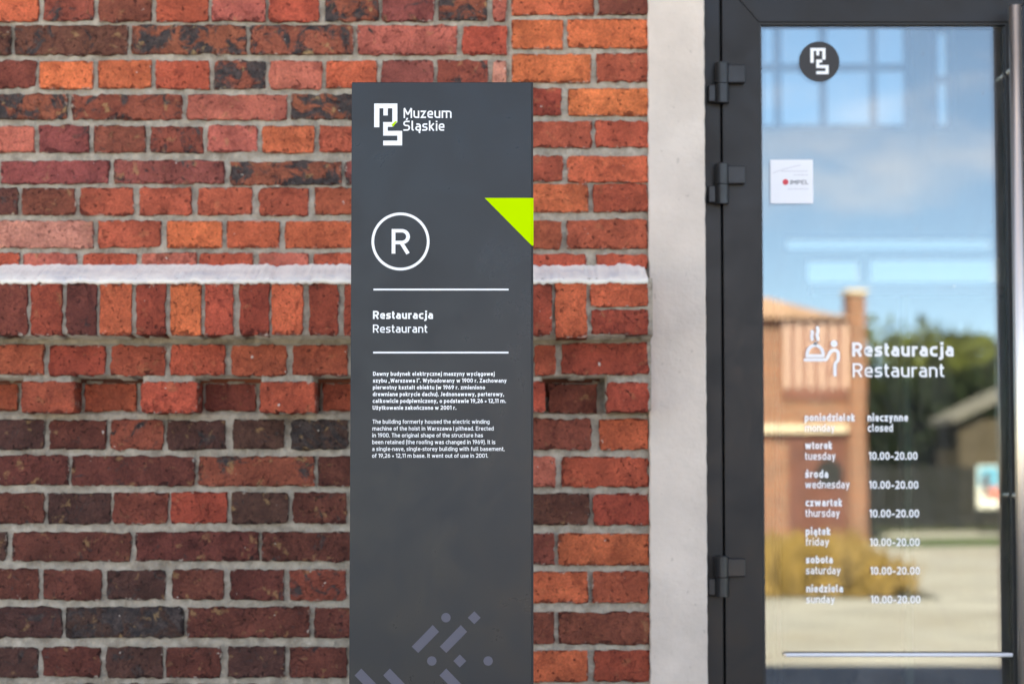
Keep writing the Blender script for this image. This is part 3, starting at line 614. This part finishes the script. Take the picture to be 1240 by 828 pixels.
# ============================================================ information totem
SY = -.8; a, b = P(427.8, 100, SY), P(643.2, 100, SY); zT = a.z; sxa, sxb = P(424.6, 414, SY).x, b.x
tot = empty('signpost', ((sxa+sxb)/2, SY+.06, 0), 'tall graphite signpost with circled R and lime green corner in front of the brick wall', 'sign')
MB().box(sxa, sxb, SY, SY+.004, .03, zT, .0008).build('front_panel', M_panel, tot)
MB().box(sxa+.001, sxb+.0038, SY+.0045, SY+.11, .03, zT+.0012, .001).build('side_body', M_edge, tot)
MB().box(sxa+.02, sxb-.02, SY+.111, SY+.116, .1, zT-.03, .001).build('rear_panel', M_panel, tot)
MB().box(sxa-.05, sxb+.05, SY-.06, SY+.18, .0, .029, .004).build('base_plate', M_edge, tot)
tri = [P(587, 240, SY), P(643.9, 240, SY), P(643.9, 297.5, SY)]
t_ = MB().poly([(tri[2].x, tri[2].z), (tri[1].x, tri[1].z), (tri[0].x, tri[0].z)][::-1], SY-.0022, SY-.0002); t_.box(tri[1].x+.0001, tri[1].x+.0032, SY-.0015, SY+.10, tri[2].z, tri[1].z); lg_ = t_.build('corner_triangle', M_lime, tot); lg_['label'] = 'bright lime green triangle on the right edge'
logo(453.1, 125.6, .0968, SY, tot)
lettering('Muzeum', 488.7, 546.8, 143.2, 12.2, 10.5, SY, tot); lettering('Śląskie', 488.3, 538.2, 158.6, 12.2, 10.5, SY, tot)
cen = P(485, 292.5, SY); mpp = (SY+D)/F
circ = [Vector((cen.x+33.7*mpp*math.cos(2*math.pi*i/72), cen.z+33.7*mpp*math.sin(2*math.pi*i/72))) for i in range(72)]
pv, pf = ribbon(circ, 3.3*mpp, True); mesh('ring', [(p.x, SY-.0004, p.y) for p in pv], pf, M_white, tot)
lettering('R', 474.2, 496.4, 307.2, 29.8, 10, SY, tot)
def rule(x0, x1, y, h=2.1):
    p, q2 = P(x0, y-h/2, SY), P(x1, y+h/2, SY); mesh('rule_line', [(p.x, SY-.0004, q2.z), (q2.x, SY-.0004, q2.z), (q2.x, SY-.0004, p.z), (p.x, SY-.0004, p.z)], [(0, 1, 2, 3)], M_white, tot)
rule(452.2, 616, 350.6); rule(451.8, 615.8, 426.8)
lettering('Restauracja', 451.6, 524.3, 386.2, 9.9, 15, SY, tot); lettering('Restaurant', 451.6, 517.4, 402.8, 9.9, 10.5, SY, tot)
for k, (txt, xe) in enumerate((('Dawny budynek elektrycznej maszyny wyciągowej', 599), ('szybu „Warszawa I”. Wybudowany w 1900 r. Zachowany', 613.5), ('pierwotny kształt obiektu (w 1969 r. zmieniono', 587.4),
        ('drewniane pokrycie dachu). Jednonawowy, parterowy,', 610.4), ('całkowicie podpiwniczony, o podstawie 19,26 × 12,11 m.', 612.7), ('Użytkowanie zakończono w 2001 r.', 552.6))):
    lettering(txt, 451.7-k*.1, xe, 454.9+k*8.2, 5.0, 14.5, SY, tot)
for k, (txt, xe) in enumerate((('The building formerly housed the electric winding', 592.8), ('machine of the hoist in Warszawa I pithead. Erected', 597.8), ('in 1900. The original shape of the structure has', 584.8),
        ('been retained (the roofing was changed in 1969). It is', 599.8), ('a single-nave, single-storey building with full basement,', 611), ('of 19,26 × 12,11 m base. It went out of use in 2001.', 591))):
    lettering(txt, 451.1-k*.1, xe, 512.8+k*8.22, 5.0, 11, SY, tot)
def pmark(pts, name='printed_mark'):
    pt = [P(x, y, SY) for x, y in pts]; mesh(name, [(p.x, SY-.0003, p.z) for p in pt][::-1], [tuple(range(len(pt)))], M_mark, tot)
def bar(x, y, up=True):
    if up: pmark([(x, y), (x+25.4, y-26.2), (x+33, y-18), (x+7.8, y+7.6)])
    else: pmark([(x, y), (x+8.1, y-8.4), (x+33.5, y+17.8), (x+25.4, y+26)])
def diam(x, y): pmark([(x-7.8, y), (x, y-7.8), (x+7.8, y), (x, y+7.8)])
def circm(x, y): pmark([(x+5.7*math.cos(i*math.pi/12), y+5.7*math.sin(i*math.pi/12)) for i in range(24)])
bar(498.6, 782.4); bar(532.6, 782.4); circm(540, 747.3); diam(574.3, 747.4); circm(522.9, 799.7); circm(591.1, 799.7); diam(556.8, 799.7)
for x in (429.4, 464, 532.2): bar(x, 817.2, False)
for x in (446, 515, 583): circm(x, 852)
for x in (480, 549): diam(x, 852)
for x in (500, 566): bar(x, 888)

# ============================================================ the rest of the building
M_far = mat('reddish render', (.36, .12, .07), .9, 0, .3, .2, 6)
def coarse_brick(name, c1, c2, mo_, sc_=1.0):
    m = bpy.data.materials.new(name); m.use_nodes = True; n = m.node_tree.nodes; l = m.node_tree.links; b = n['Principled BSDF']; b.inputs['Roughness'].default_value = .9
    g = n.new('ShaderNodeNewGeometry'); s_ = n.new('ShaderNodeSeparateXYZ'); c = n.new('ShaderNodeCombineXYZ'); ad = n.new('ShaderNodeMath'); ad.operation = 'ADD'
    l.new(g.outputs['Position'], s_.inputs[0]); l.new(s_.outputs[0], ad.inputs[0]); l.new(s_.outputs[1], ad.inputs[1]); l.new(ad.outputs[0], c.inputs[0]); l.new(s_.outputs[2], c.inputs[1])
    t = n.new('ShaderNodeTexBrick'); l.new(c.outputs[0], t.inputs[0]); t.inputs['Color1'].default_value = (*c1, 1); t.inputs['Color2'].default_value = (*c2, 1); t.inputs['Mortar'].default_value = (*mo_, 1)
    t.inputs['Scale'].default_value = 1; t.inputs['Brick Width'].default_value = .26*sc_; t.inputs['Row Height'].default_value = .083*sc_; t.inputs['Mortar Size'].default_value = .013*sc_; t.offset = .5
    l.new(t.outputs[0], b.inputs['Base Color']); return m
M_cb = coarse_brick('brickwork beyond the detailed courses', (.34, .095, .05), (.11, .045, .035), (.30, .26, .21), .92)
M_roof = mat('dark roof felt', (.05, .05, .055), .9); M_int = mat('pale interior plaster', (.62, .62, .64), .9, 0, .3, .05, 3); M_wood = mat('oiled oak floor', (.20, .12, .07), .5, 0, .5, .2, 3)
BX0, BX1, BY1, BH = -7.0, 10.0, 12.3, 9.3
ox0, ox1, oz = XB-.01, XR+(xs0-xf0)+.002, ZD1+.071
bld = empty('restaurant_building', ((BX0+BX1)/2, BY1/2, 0), 'old brick winding machine building whose front wall holds the glass restaurant door', 'building')
wl = MB()
DX0, DX1, DZ0, DZ1 = MX0, MX1, MZ0, MZ1
wl.box(BX0, ox0, .03, .40, 0, BH)                       # behind the detailed bricks and left of them
wl.box(ox1, BX1, .03, .40, 0, BH); wl.box(ox0+.0005, ox1-.0005, .03, .40, oz, BH)
GL, GR, GT = -3.4, 3.9, 4.2
wl.box(BX0, DX0-.001, .0095, .029, 0, BH); wl.box(DX0, XA-.006, .0095, .029, DZ1+.001, BH); wl.box(DX0, XA-.006, .0095, .029, 0, DZ0-.001)
wl.box(ox1+.14, BX1, .0095, .029, 0, BH); wl.box(XA-.005, ox1+.139, .0095, .029, oz+.2, BH)
wl.build('front_wall', M_cb, bld)
MB().box(XA, ox1+.12, -.016, .029, oz+.002, oz+.199, .003).build('lintel', M_conc, bld)
jamb(ox1-.004, ox1+.12, 'pale concrete pillar beyond the second glass door leaf')
for xw in (BX0, BX1-.38): MB().box(xw, xw+.38, .401, BY1, 0, BH).build('side_wall', M_cb, bld)
YB = 11.9
# bricks of the outer courses, beyond the three hundred that are single parts
XP = ox1+.128; rows = {}
for xa, xb, za, zb, Y in BR:
    if xa < P(616, 0).x: k = round((za+zb)/2, 2); rows.setdefault(k, []).append((xa, xb, za, zb, Y))
ks = sorted(rows); merged = []
for k in ks:
    if merged and k-merged[-1][0] < .03: merged[-1][1].extend(rows[k])
    else: merged.append([k, list(rows[k])])
jobs = []
for k, L_ in merged:
    m_ = min(L_); za, zb = m_[2], m_[3]; wd = m_[1]-m_[0] if zb-za < .09 else .062; Y = m_[4] if not (-.06 < m_[4] < -.05 or .009 < m_[4] < .011) else 0
    jobs += [(za, zb, Y, wd, GL, m_[0]-.015), (za, zb, Y, wd, XP, GR)]
z = min(m[1][0][2] for m in merged)-.088
while z > -.08: jobs += [(max(z, .0), z+.068, 0, .24 if int(z*20) % 2 else .118, a_, b_) for a_, b_ in ((GL, XA-.008), (XP, GR))]; z -= .086
z = max(m[1][0][3] for m in merged)+.014; i = 0
while z < GT:
    i += 1; jobs += [(z, z+.062, 0, .24 if i % 2 else .118, a_, b_) for a_, b_ in (((GL, GR),) if z > oz+.205 else ((GL, XA-.008), (XP, GR)))]; z += .077
gv, gf, gc = [], [], []; rb = random.Random(21)
for za, zb, Y, wd, x0, x1 in jobs:
    x = x1
    while x > x0+.02:
        w_ = wd*rb.uniform(.96, 1.04)*(1 if rb.random() > .05 else .6); xl = max(x0, x-w_); k = len(gv); d_ = rb.uniform(-.001, .0012); jj = [rb.uniform(-.002, .002) for _ in range(8)]; c_ = .004
        gv += [(xl+jj[0], Y+.07, za+jj[1]), (x+jj[2], Y+.07, za+jj[3]), (x+jj[4], Y+.07, zb+jj[5]), (xl+jj[6], Y+.07, zb+jj[7]), (xl+jj[0], Y+.003, za+jj[1]), (x+jj[2], Y+.003, za+jj[3]), (x+jj[4], Y+.003, zb+jj[5]), (xl+jj[6], Y+.003, zb+jj[7]),
               (xl+jj[0]+c_, Y+d_, za+jj[1]+c_), (x+jj[2]-c_, Y+d_, za+jj[3]+c_), (x+jj[4]-c_, Y+d_, zb+jj[5]-c_), (xl+jj[6]+c_, Y+d_, zb+jj[7]-c_)]
        gf += [(k+a_, k+b_, k+4+b_, k+4+a_) for a_, b_ in ((0, 1), (1, 2), (2, 3), (3, 0))] + [(k+4+a_, k+4+b_, k+8+b_, k+8+a_) for a_, b_ in ((0, 1), (1, 2), (2, 3), (3, 0))] + [(k+8, k+9, k+10, k+11)]
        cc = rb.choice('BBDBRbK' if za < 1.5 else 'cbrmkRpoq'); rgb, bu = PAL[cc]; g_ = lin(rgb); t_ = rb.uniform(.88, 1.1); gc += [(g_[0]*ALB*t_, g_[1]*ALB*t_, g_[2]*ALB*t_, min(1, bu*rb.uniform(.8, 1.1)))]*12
        x = xl-.012
ob = mesh('outer_bricks', gv, gf, M_brick2, wall); ob['kind'] = 'stuff'
at = ob.data.color_attributes.new('firing', 'FLOAT_COLOR', 'POINT'); at.data.foreach_set('color', np.array(gc, dtype=np.float32).ravel())
mb_ = MB()
for a_, b_ in ((GL, DX0-.001), (XP, GR)):
    mb_.box(a_, b_, .0055, .0094, 0, GT); mb_.box(a_, b_, SO+.008, .0054, zt(409, SO), zt(342)); mb_.box(a_, b_, C1+.008, .0053, zt(456.5, C1), zt(409.3, SO))
mb_.box(DX0, XA-.008, .0055, .0094, 0, DZ0-.001); mb_.box(DX0, XA-.008, .0055, .0094, DZ1+.001, GT); mb_.box(XA-.007, XP-.001, .0055, .0094, oz+.2, GT)
mo2 = mb_.build('outer_mortar', M_mortar, wall); mo2['kind'] = 'stuff'
ledge(XP, GR)
# rear wall with its windows (traced through the door glass)
wins = [(P(925, 100, YB).x-.05, P(1104, 100, YB).x, zt(157, YB), zt(-60, YB), [P(x, 100, YB).x for x in (943, 998, 1059)], [zt(80, YB), zt(5, YB)]), (P(1130, 100, YB).x, P(1156, 100, YB).x, zt(157, YB), zt(30, YB), [], [zt(95, YB)])]
for (y0, y1, xa_, xb_) in ((304, 286, 950, 1208), (344, 312, 976, 1046), (344, 310, 1052, 1214)):
    wins.append((P(xa_, 300, YB).x, P(xb_, 300, YB).x, zt(y0, YB), zt(y1, YB), [], []))
bw = MB(); xs_ = sorted({BX0+.38, BX1-.38} | {q for w_ in wins for q in w_[:2]}); zs_ = sorted({0, BH} | {q for w_ in wins for q in w_[2:4]})
for a0, a1 in zip(xs_, xs_[1:]):
    zc = None
    for z0, z1 in zip(zs_, zs_[1:]):
        hole = any(w_[0] < (a0+a1)/2 < w_[1] and w_[2] < (z0+z1)/2 < w_[3] for w_ in wins)
        if hole:
            if zc is not None: bw.box(a0, a1, YB, BY1, zc, z0)
            zc = None
        elif zc is None: zc = z0
    if zc is not None: bw.box(a0, a1, YB, BY1, zc, BH)
bw.build('rear_wall', M_int, bld)
for (a0, a1, z0, z1, vx, hz) in wins:
    wf = MB(); q_ = .05 if hz else .02
    wf.box(a0, a0+q_, YB+.05, YB+.12, z0, z1).box(a1-q_, a1, YB+.05, YB+.12, z0, z1).box(a0+q_, a1-q_, YB+.05, YB+.12, z0, z0+q_).box(a0+q_, a1-q_, YB+.05, YB+.12, z1-q_, z1)
    for x in vx: wf.box(x-.03, x+.03, YB+.055, YB+.115, z0+q_, z1-q_)
    for z in hz: wf.box(a0+q_, a1-q_, YB+.06, YB+.11, z-.03, z+.03)
    wo = wf.build('window', M_frame, bld); mesh('window_glass', [(a0, YB+.085, z0), (a1, YB+.085, z0), (a1, YB+.085, z1), (a0, YB+.085, z1)], [(0, 1, 2, 3)], M_winglass if z1-z0 > 1 or not hz == [] else M_clear, wo)
MB().box(BX0-.2, BX1+.2, -.25, BY1+.2, BH+.001, BH+.2).build('roof', M_roof, bld)
MB().box(BX0+.38, BX1-.38, .401, YB-.001, BH-.5, BH-.3).build('ceiling', M_int, bld)
MB().box(BX0+.38, BX1-.38, .19, YB-.001, .004, .016).build('floor', M_wood, bld)
# vestibule screen inside the door
Yv = 2.2; ves = empty('vestibule_screen', (P(1093, 0, Yv).x, Yv, 0), 'pale glazed inner vestibule screen seen dimly through the door glass', 'glass screen')
for k, (y0, y1, mm) in enumerate(((346, 358, M_frame),)):
    MB().box(1.0-.02, 3.4, Yv, Yv+.09, zt(y1, Yv), zt(y0, Yv)).build('transom', mm, ves)
MB().box(P(1089, 0, Yv).x, P(1098, 0, Yv).x, Yv+.002, Yv+.08, .016, zt(359, Yv)).build('mullion', mat('grey green frame paint', (.20, .27, .22), .5), ves)
MB().box(P(935, 0, Yv).x, P(942, 0, Yv).x, Yv+.002, Yv+.08, .016, zt(359, Yv)).build('mullion', M_frame, ves)

# ============================================================ ground and what the glass reflects
M_ground = mat('far meadow ground', (.09, .11, .045), .95, 0, .3, .3, .4); M_plaza = mat('pale gravel paving', (.37, .365, .365), .95, 0, .3, .2, .9, .4, 60, dirt=(.30, .275, .25))
M_pave = mat('grey concrete slab', (.27, .26, .25), .9, 0, .3, .12, 5, .3, 80); M_road = mat('asphalt', (.055, .055, .058), .9, 0, .3, .15, 8); M_kerb = mat('kerb concrete', (.42, .40, .38), .9)
M_lawn = mat('mown lawn', (.06, .10, .03), .95, 0, .2, .3, 8)
def sheet(name, pts, z, m, kind='structure'):
    o = mesh(name, [(x, y, z) for x, y in pts], [tuple(range(len(pts)))], m); o['kind'] = kind; return o
sheet('ground', [(-900, -900), (900, -900), (900, 900), (-900, 900)], -.012, M_ground)
sheet('plaza', [(-30, -46), (40, -46), (40, -1.6), (-30, -1.6)], -.004, M_plaza)
sheet('road', [(-90, -56), (90, -56), (90, -50.5), (-90, -50.5)], -.006, M_road)
# pavement of separate slabs in front of the wall
pv_ = empty('pavement', (0, -.8, 0), 'strip of square grey concrete slabs along the foot of the brick wall', 'pavement'); pv_['kind'] = 'structure'; del pv_['category']
slab_me = None
for i in range(22):
    for j in range(3):
        x0 = -5+i*.5; y0 = -1.6+j*.5
        if slab_me is None:
            o = MB().box(x0+.003, x0+.497, y0+.003, y0+.497, -.05, 0, .004).build('slab', M_pave, pv_, loc=(x0, y0, 0)); slab_me = o.data
        else: o = bpy.data.objects.new('slab', slab_me); link(o, pv_, (x0, y0, rnd.uniform(-.0015, .0)))
sheet('lawn', [(MI(1160, 650, 30).x, -41.5), (22, -41.5), (22, -36), (MI(1175, 650, 30).x, -36.5)], .001, M_lawn)
# gatehouse
dG = 40.0; g = lambda px, py, d=dG: MI(px, py, d)
M_gb = coarse_brick('gatehouse orange brick', (.29, .10, .055), (.20, .075, .05), (.26, .19, .15), 1.6); M_gred = mat('red clad panel', (.20, .075, .06), .7, 0, .4, .15, 2); M_cream = mat('cream stone band', (.62, .52, .42), .9)
M_tile = mat('pinkish clay roof tiles', (.40, .25, .19), .9, 0, .3, .2, 3)
gh = empty('gatehouse', (g(980, 600).x, -dG-3, 0), 'low orange brick gatehouse with red cladding reflected in the left of the door glass', 'building')
xL, xR = 1.0, g(1046, 500).x; ze = g(1000, 386).z
MB().box(xL, xR-.02, -dG-7, -dG, 0, ze).build('wall', M_gb, gh)
MB().poly([(xL-.2, ze+.001), (xR+.1, ze+.001), (g(1000, 383).x, g(1000, 383).z+.05), (g(925, 362).x, g(925, 362).z), (xL-.2, g(915, 358).z)][::-1], -dG-7.2, -dG+.25).build('roof', M_tile, gh)
MB().box(g(1026, 500).x, g(1046, 500).x, -dG-.5, -dG+.35, 0, g(1030, 357).z).build('chimney', M_gb, gh)
MB().box(g(1024, 500).x, g(1048, 500).x, -dG-.55, -dG+.42, g(1030, 357).z+.001, g(1030, 352).z).build('chimney_cap', M_cream, gh)
cl = MB().box(g(947, 400).x, g(1024, 400).x, -dG+.002, -dG+.06, g(1000, 482).z, g(1000, 386).z).build('cladding', M_gred, gh)
M_slat = mat('pale pink slat', (.55, .38, .34), .7)
sm = None; xx = g(949, 400).x
while xx < g(1021, 400).x:
    if sm is None: o = MB().box(xx, xx+.11, -dG+.061, -dG+.12, g(1000, 470).z, g(1000, 388).z).build('slat', M_slat, cl, loc=(xx, -dG, 0)); sm = o.data
    else: o = bpy.data.objects.new('slat', sm); link(o, cl, (xx, -dG, 0))
    xx += .24
MB().box(xL, g(1025, 500).x, -dG+.003, -dG+.2, g(1000, 523).z, g(1000, 513).z).build('cornice', M_cream, gh)
MB().box(g(955, 560).x, g(1024, 560).x, -dG+.002, -dG+.05, 0, g(1000, 530).z).build('red_panel', mat('dark red panel', (.13, .045, .035), .7, 0, .4, .15, 2), gh)
c = g(1004, 573); MB().tube((c.x, -dG+.03, c.z), (c.x, -dG+.09, c.z), .28, n=24).build('round_opening', M_gasket, gh)
# foliage: many small leaf faces in an uneven crown
M_leafd = mat('dark leaves', (.012, .020, .009), .8, 0, .08, .4, 1.5); M_leafy = mat('yellow green leaves', (.085, .10, .028), .8, 0, .1, .35, 1.2); M_bark = mat('bark', (.09, .065, .045), .9, 0, .3, .3, 8)
def crown_mesh(name, r, h, n, m, parent, base, seed):
    rg = random.Random(seed); v = []; f = []
    lobes = [(rg.uniform(-.55, .55)*r, rg.uniform(-.55, .55)*r, rg.uniform(.15, .8)*h, rg.uniform(.32, .6)*r) for _ in range(13)]
    for i in range(n):
        lx, ly, lz, lr = lobes[i % 13]; d = Vector((rg.gauss(0, 1), rg.gauss(0, 1), rg.gauss(0, 1))).normalized()*lr*rg.uniform(.55, 1.08)
        c_ = Vector(base)+Vector((lx+d.x, ly+d.y, lz+d.z*.9)); s_ = rg.uniform(.10, .24)*max(.5, r/2.6)
        a_ = Vector((rg.gauss(0, 1), rg.gauss(0, 1), rg.gauss(0, 1))).normalized(); b_ = a_.cross(Vector((rg.gauss(0, 1), rg.gauss(0, 1), .3))).normalized(); k = len(v)
        v += [c_-a_*s_, c_+b_*s_*.5, c_+a_*s_, c_-b_*s_*.5]; f.append((k, k+1, k+2, k+3))
    return mesh(name, v, f, m, parent)
def tree(x, y, H, r, m, label, group, seed, n=2600):
    t = empty('tree', (x, y, 0), label, 'tree', group); tk = MB(); rg = random.Random(seed)
    tk.tube((x, y, 0), (x+.1, y, H*.45), .06*r+.05, .04*r+.03, n=8)
    for k in range(5): a_ = k*1.26+rg.random(); tk.tube((x+.1, y, H*.40), (x+math.cos(a_)*r*.5, y+math.sin(a_)*r*.5, H*rg.uniform(.6, .8)), .03*r+.02, .02, n=6)
    tk.build('trunk', M_bark, t); crown_mesh('crown', r, H*.72, n, m, t, (x, y, H*.25), seed)
for k, (px, top, r) in enumerate(((1062, 452, 2.2), (1082, 440, 2.5), (1108, 470, 2.4), (1128, 452, 2.9), (1152, 470, 2.3), (1176, 448, 3.0), (1202, 462, 2.6), (1232, 450, 3.0), (1262, 460, 2.8))):
    d = 58+(k % 3)*3; p = MI(px, top, d); tree(p.x, -d, p.z, r, M_leafd, 'dark leafy tree behind the fence, ' + ['leftmost, beside the gatehouse', 'second from the gatehouse, tall', 'third from the gatehouse, low', 'fourth from the gatehouse, broad', 'fifth, left of the shed', 'sixth, broad, above the shed', 'seventh, above the shed roof', 'eighth, right of the shed', 'rightmost, past the shed'][k], 'dark trees behind the fence', 40+k)
for k, (px, top, r) in enumerate(((1092, 385, 3.4), (1175, 392, 3.8), (1215, 400, 3.4), (1060, 420, 3.0))):
    d = 80; p = MI(px, top, d); tree(p.x, -d, p.z, r, M_leafy, 'sunlit yellow green tree ' + ['left of the middle, tall, behind dark trees', 'above the shed, broad', 'farthest right, above the dark trees', 'nearest the gatehouse chimney, lower'][k], 'sunlit trees farther back', 70+k)
# hedge understorey, far wood
crown = None
hd = MB(); rg = random.Random(5); dh = 56.5
for i in range(9000):
    x = rg.uniform(MI(1048, 500, dh).x, 30); z = rg.uniform(0, 2.6)*rg.uniform(.7, 1); c_ = Vector((x, -dh+rg.uniform(-.7, .7), z)); s_ = .16
    a_ = Vector((rg.gauss(0, 1), rg.gauss(0, 1), rg.gauss(0, 1))).normalized(); b_ = a_.orthogonal().normalized(); hd.add([c_-a_*s_, c_+b_*s_*.6, c_+a_*s_, c_-b_*s_*.6], [(0, 1, 2, 3)])
ho = hd.build('hedge', M_leafd); tag(ho, 'dark unclipped hedge behind the slatted fence in the reflection', 'hedge', kind='stuff')
hv = []; hf = []; nn = 120
for i in range(nn+1):
    x = -300+600*i/nn; h_ = 13+5*noise.noise(Vector((x*.012, 0, 3)))+2*noise.noise(Vector((x*.05, 0, 3))); hv += [(x, -330, -1), (x, -345, h_*.75), (x, -380, h_), (x, -430, -1)]
for i in range(nn):
    for k in range(3): a_ = i*4+k; hf.append((a_, a_+4, a_+5, a_+1))
ho = mesh('hill', hv, hf, mat('wooded hill', (.05, .08, .035), .95, 0, .2, .4, .08), smooth=True); ho['kind'] = 'structure'
# slatted fence
M_fence = mat('dark grey fence slat', (.022, .024, .026), .8, 0, .1, .15, 4); dF = 48.0
fe = empty('fence', (MI(1130, 600, dF).x, -dF, 0), 'dark grey vertical slat fence before the hedge in the reflection', 'fence'); x0f, x1f = MI(1052, 600, dF).x, MI(1300, 600, dF).x
sm = None; pm = None; i = 0; x = x0f
while x < x1f:
    if i % 12 == 0: MB().box(x, x+.09, -dF-.09, -dF-.002, 0, 1.62).build('post', M_fence, fe)
    if sm is None: o = MB().box(x, x+.15, -dF, -dF+.03, .08, 1.55).build('slat', M_fence, fe, loc=(x, -dF, 0)); sm = o.data
    else: o = bpy.data.objects.new('slat', sm); link(o, fe, (x, -dF, 0))
    x += .18; i += 1
for z in (.35, 1.3): MB().box(x0f, x1f, -dF-.04, -dF-.002, z, z+.07).build('rail', M_fence, fe)
# shed with a slanting grey roof
dS = 52.0; sh = empty('shed', (MI(1190, 500, dS).x, -dS-1.5, 0), 'small grey shed with slanting roof reflected beside the pull handle', 'shed')
p0, p1 = MI(1152, 505, dS), MI(1245, 452, dS)
MB().box(p0.x+.2, p1.x, -dS-3, -dS, 0, p0.z-.06).build('wall', mat('shed boards', (.075, .06, .045), .9, 0, .3, .2, 3), sh)
MB().poly([(p0.x, p0.z), (p1.x+.3, p1.z), (p1.x+.3, p1.z-.16), (p0.x, p0.z-.16)], -dS-3.2, -dS+.3).build('roof', mat('weathered grey roofing', (.17, .165, .16), .9, 0, .3, .2, 2), sh)
# billboard
dB = 44.0; p0, p1 = MI(1183, 616, dB), MI(1212, 563, dB); bb = empty('billboard', ((p0.x+p1.x)/2, -dB, 0), 'small billboard with blue and white poster in front of the fence, reflected at the right', 'billboard')
MB().box(p0.x, p1.x, -dB-.06, -dB, p0.z+.0, p1.z).build('board', mat('white board', (.75, .75, .75), .6), bb)
MB().box(p0.x+.03, p1.x-.03, -dB+.001, -dB+.006, (p0.z+p1.z)/2, p1.z-.03).build('poster_sky', mat('poster blue', (.08, .35, .55), .6), bb)
MB().box(p0.x+.12, (p0.x+p1.x)/2, -dB+.007, -dB+.012, p0.z+.25, p1.z-.2).build('poster_patch', mat('poster dark', (.10, .06, .07), .6), bb)
MB().box((p0.x+p1.x)/2+.03, p1.x-.06, -dB+.007, -dB+.012, p0.z+.2, p0.z+.5).build('poster_patch', mat('poster red', (.6, .10, .08), .6), bb)
for x in (p0.x+.05, p1.x-.1): MB().box(x, x+.06, -dB-.12, -dB-.061, 0, p1.z).build('post', M_fence, bb)
# bed of tall ochre grass
gb = MB(); rg = random.Random(11); xa_, xb_ = 0.5, MI(1072, 690, 23).x
for i in range(9000):
    y = -rg.uniform(20, 26); xm = xb_*(.93 if y > -21.5 else 1)+rg.gauss(0, .12); x = rg.uniform(xa_, xm); h_ = rg.uniform(.35, .74)*(.8+.45*noise.noise(Vector((x*1.3, y*1.3, 0))))*(1-.4*max(0, (x-xm+.6)/.6)); dx, dy = rg.gauss(0, .11), rg.gauss(0, .11)
    gb.add([(x-.02, y, 0), (x+.02, y, 0), (x+dx+.006, y+dy, h_), (x+dx-.006, y+dy, h_)], [(0, 1, 2, 3)])
go = gb.build('ornamental_grass', mat('ochre grass', (.23, .15, .05), .8, 0, .2, .5, 3)); tag(go, 'bed of tall ochre ornamental grass reflected low in the door glass', 'grass', kind='stuff')
sheet('grass_bed', [(xa_-.2, -26.2), (xb_+.1, -26.2), (xb_+.1, -19.7), (xa_-.2, -19.7)], .002, mat('dark bed soil', (.05, .045, .025), .95))
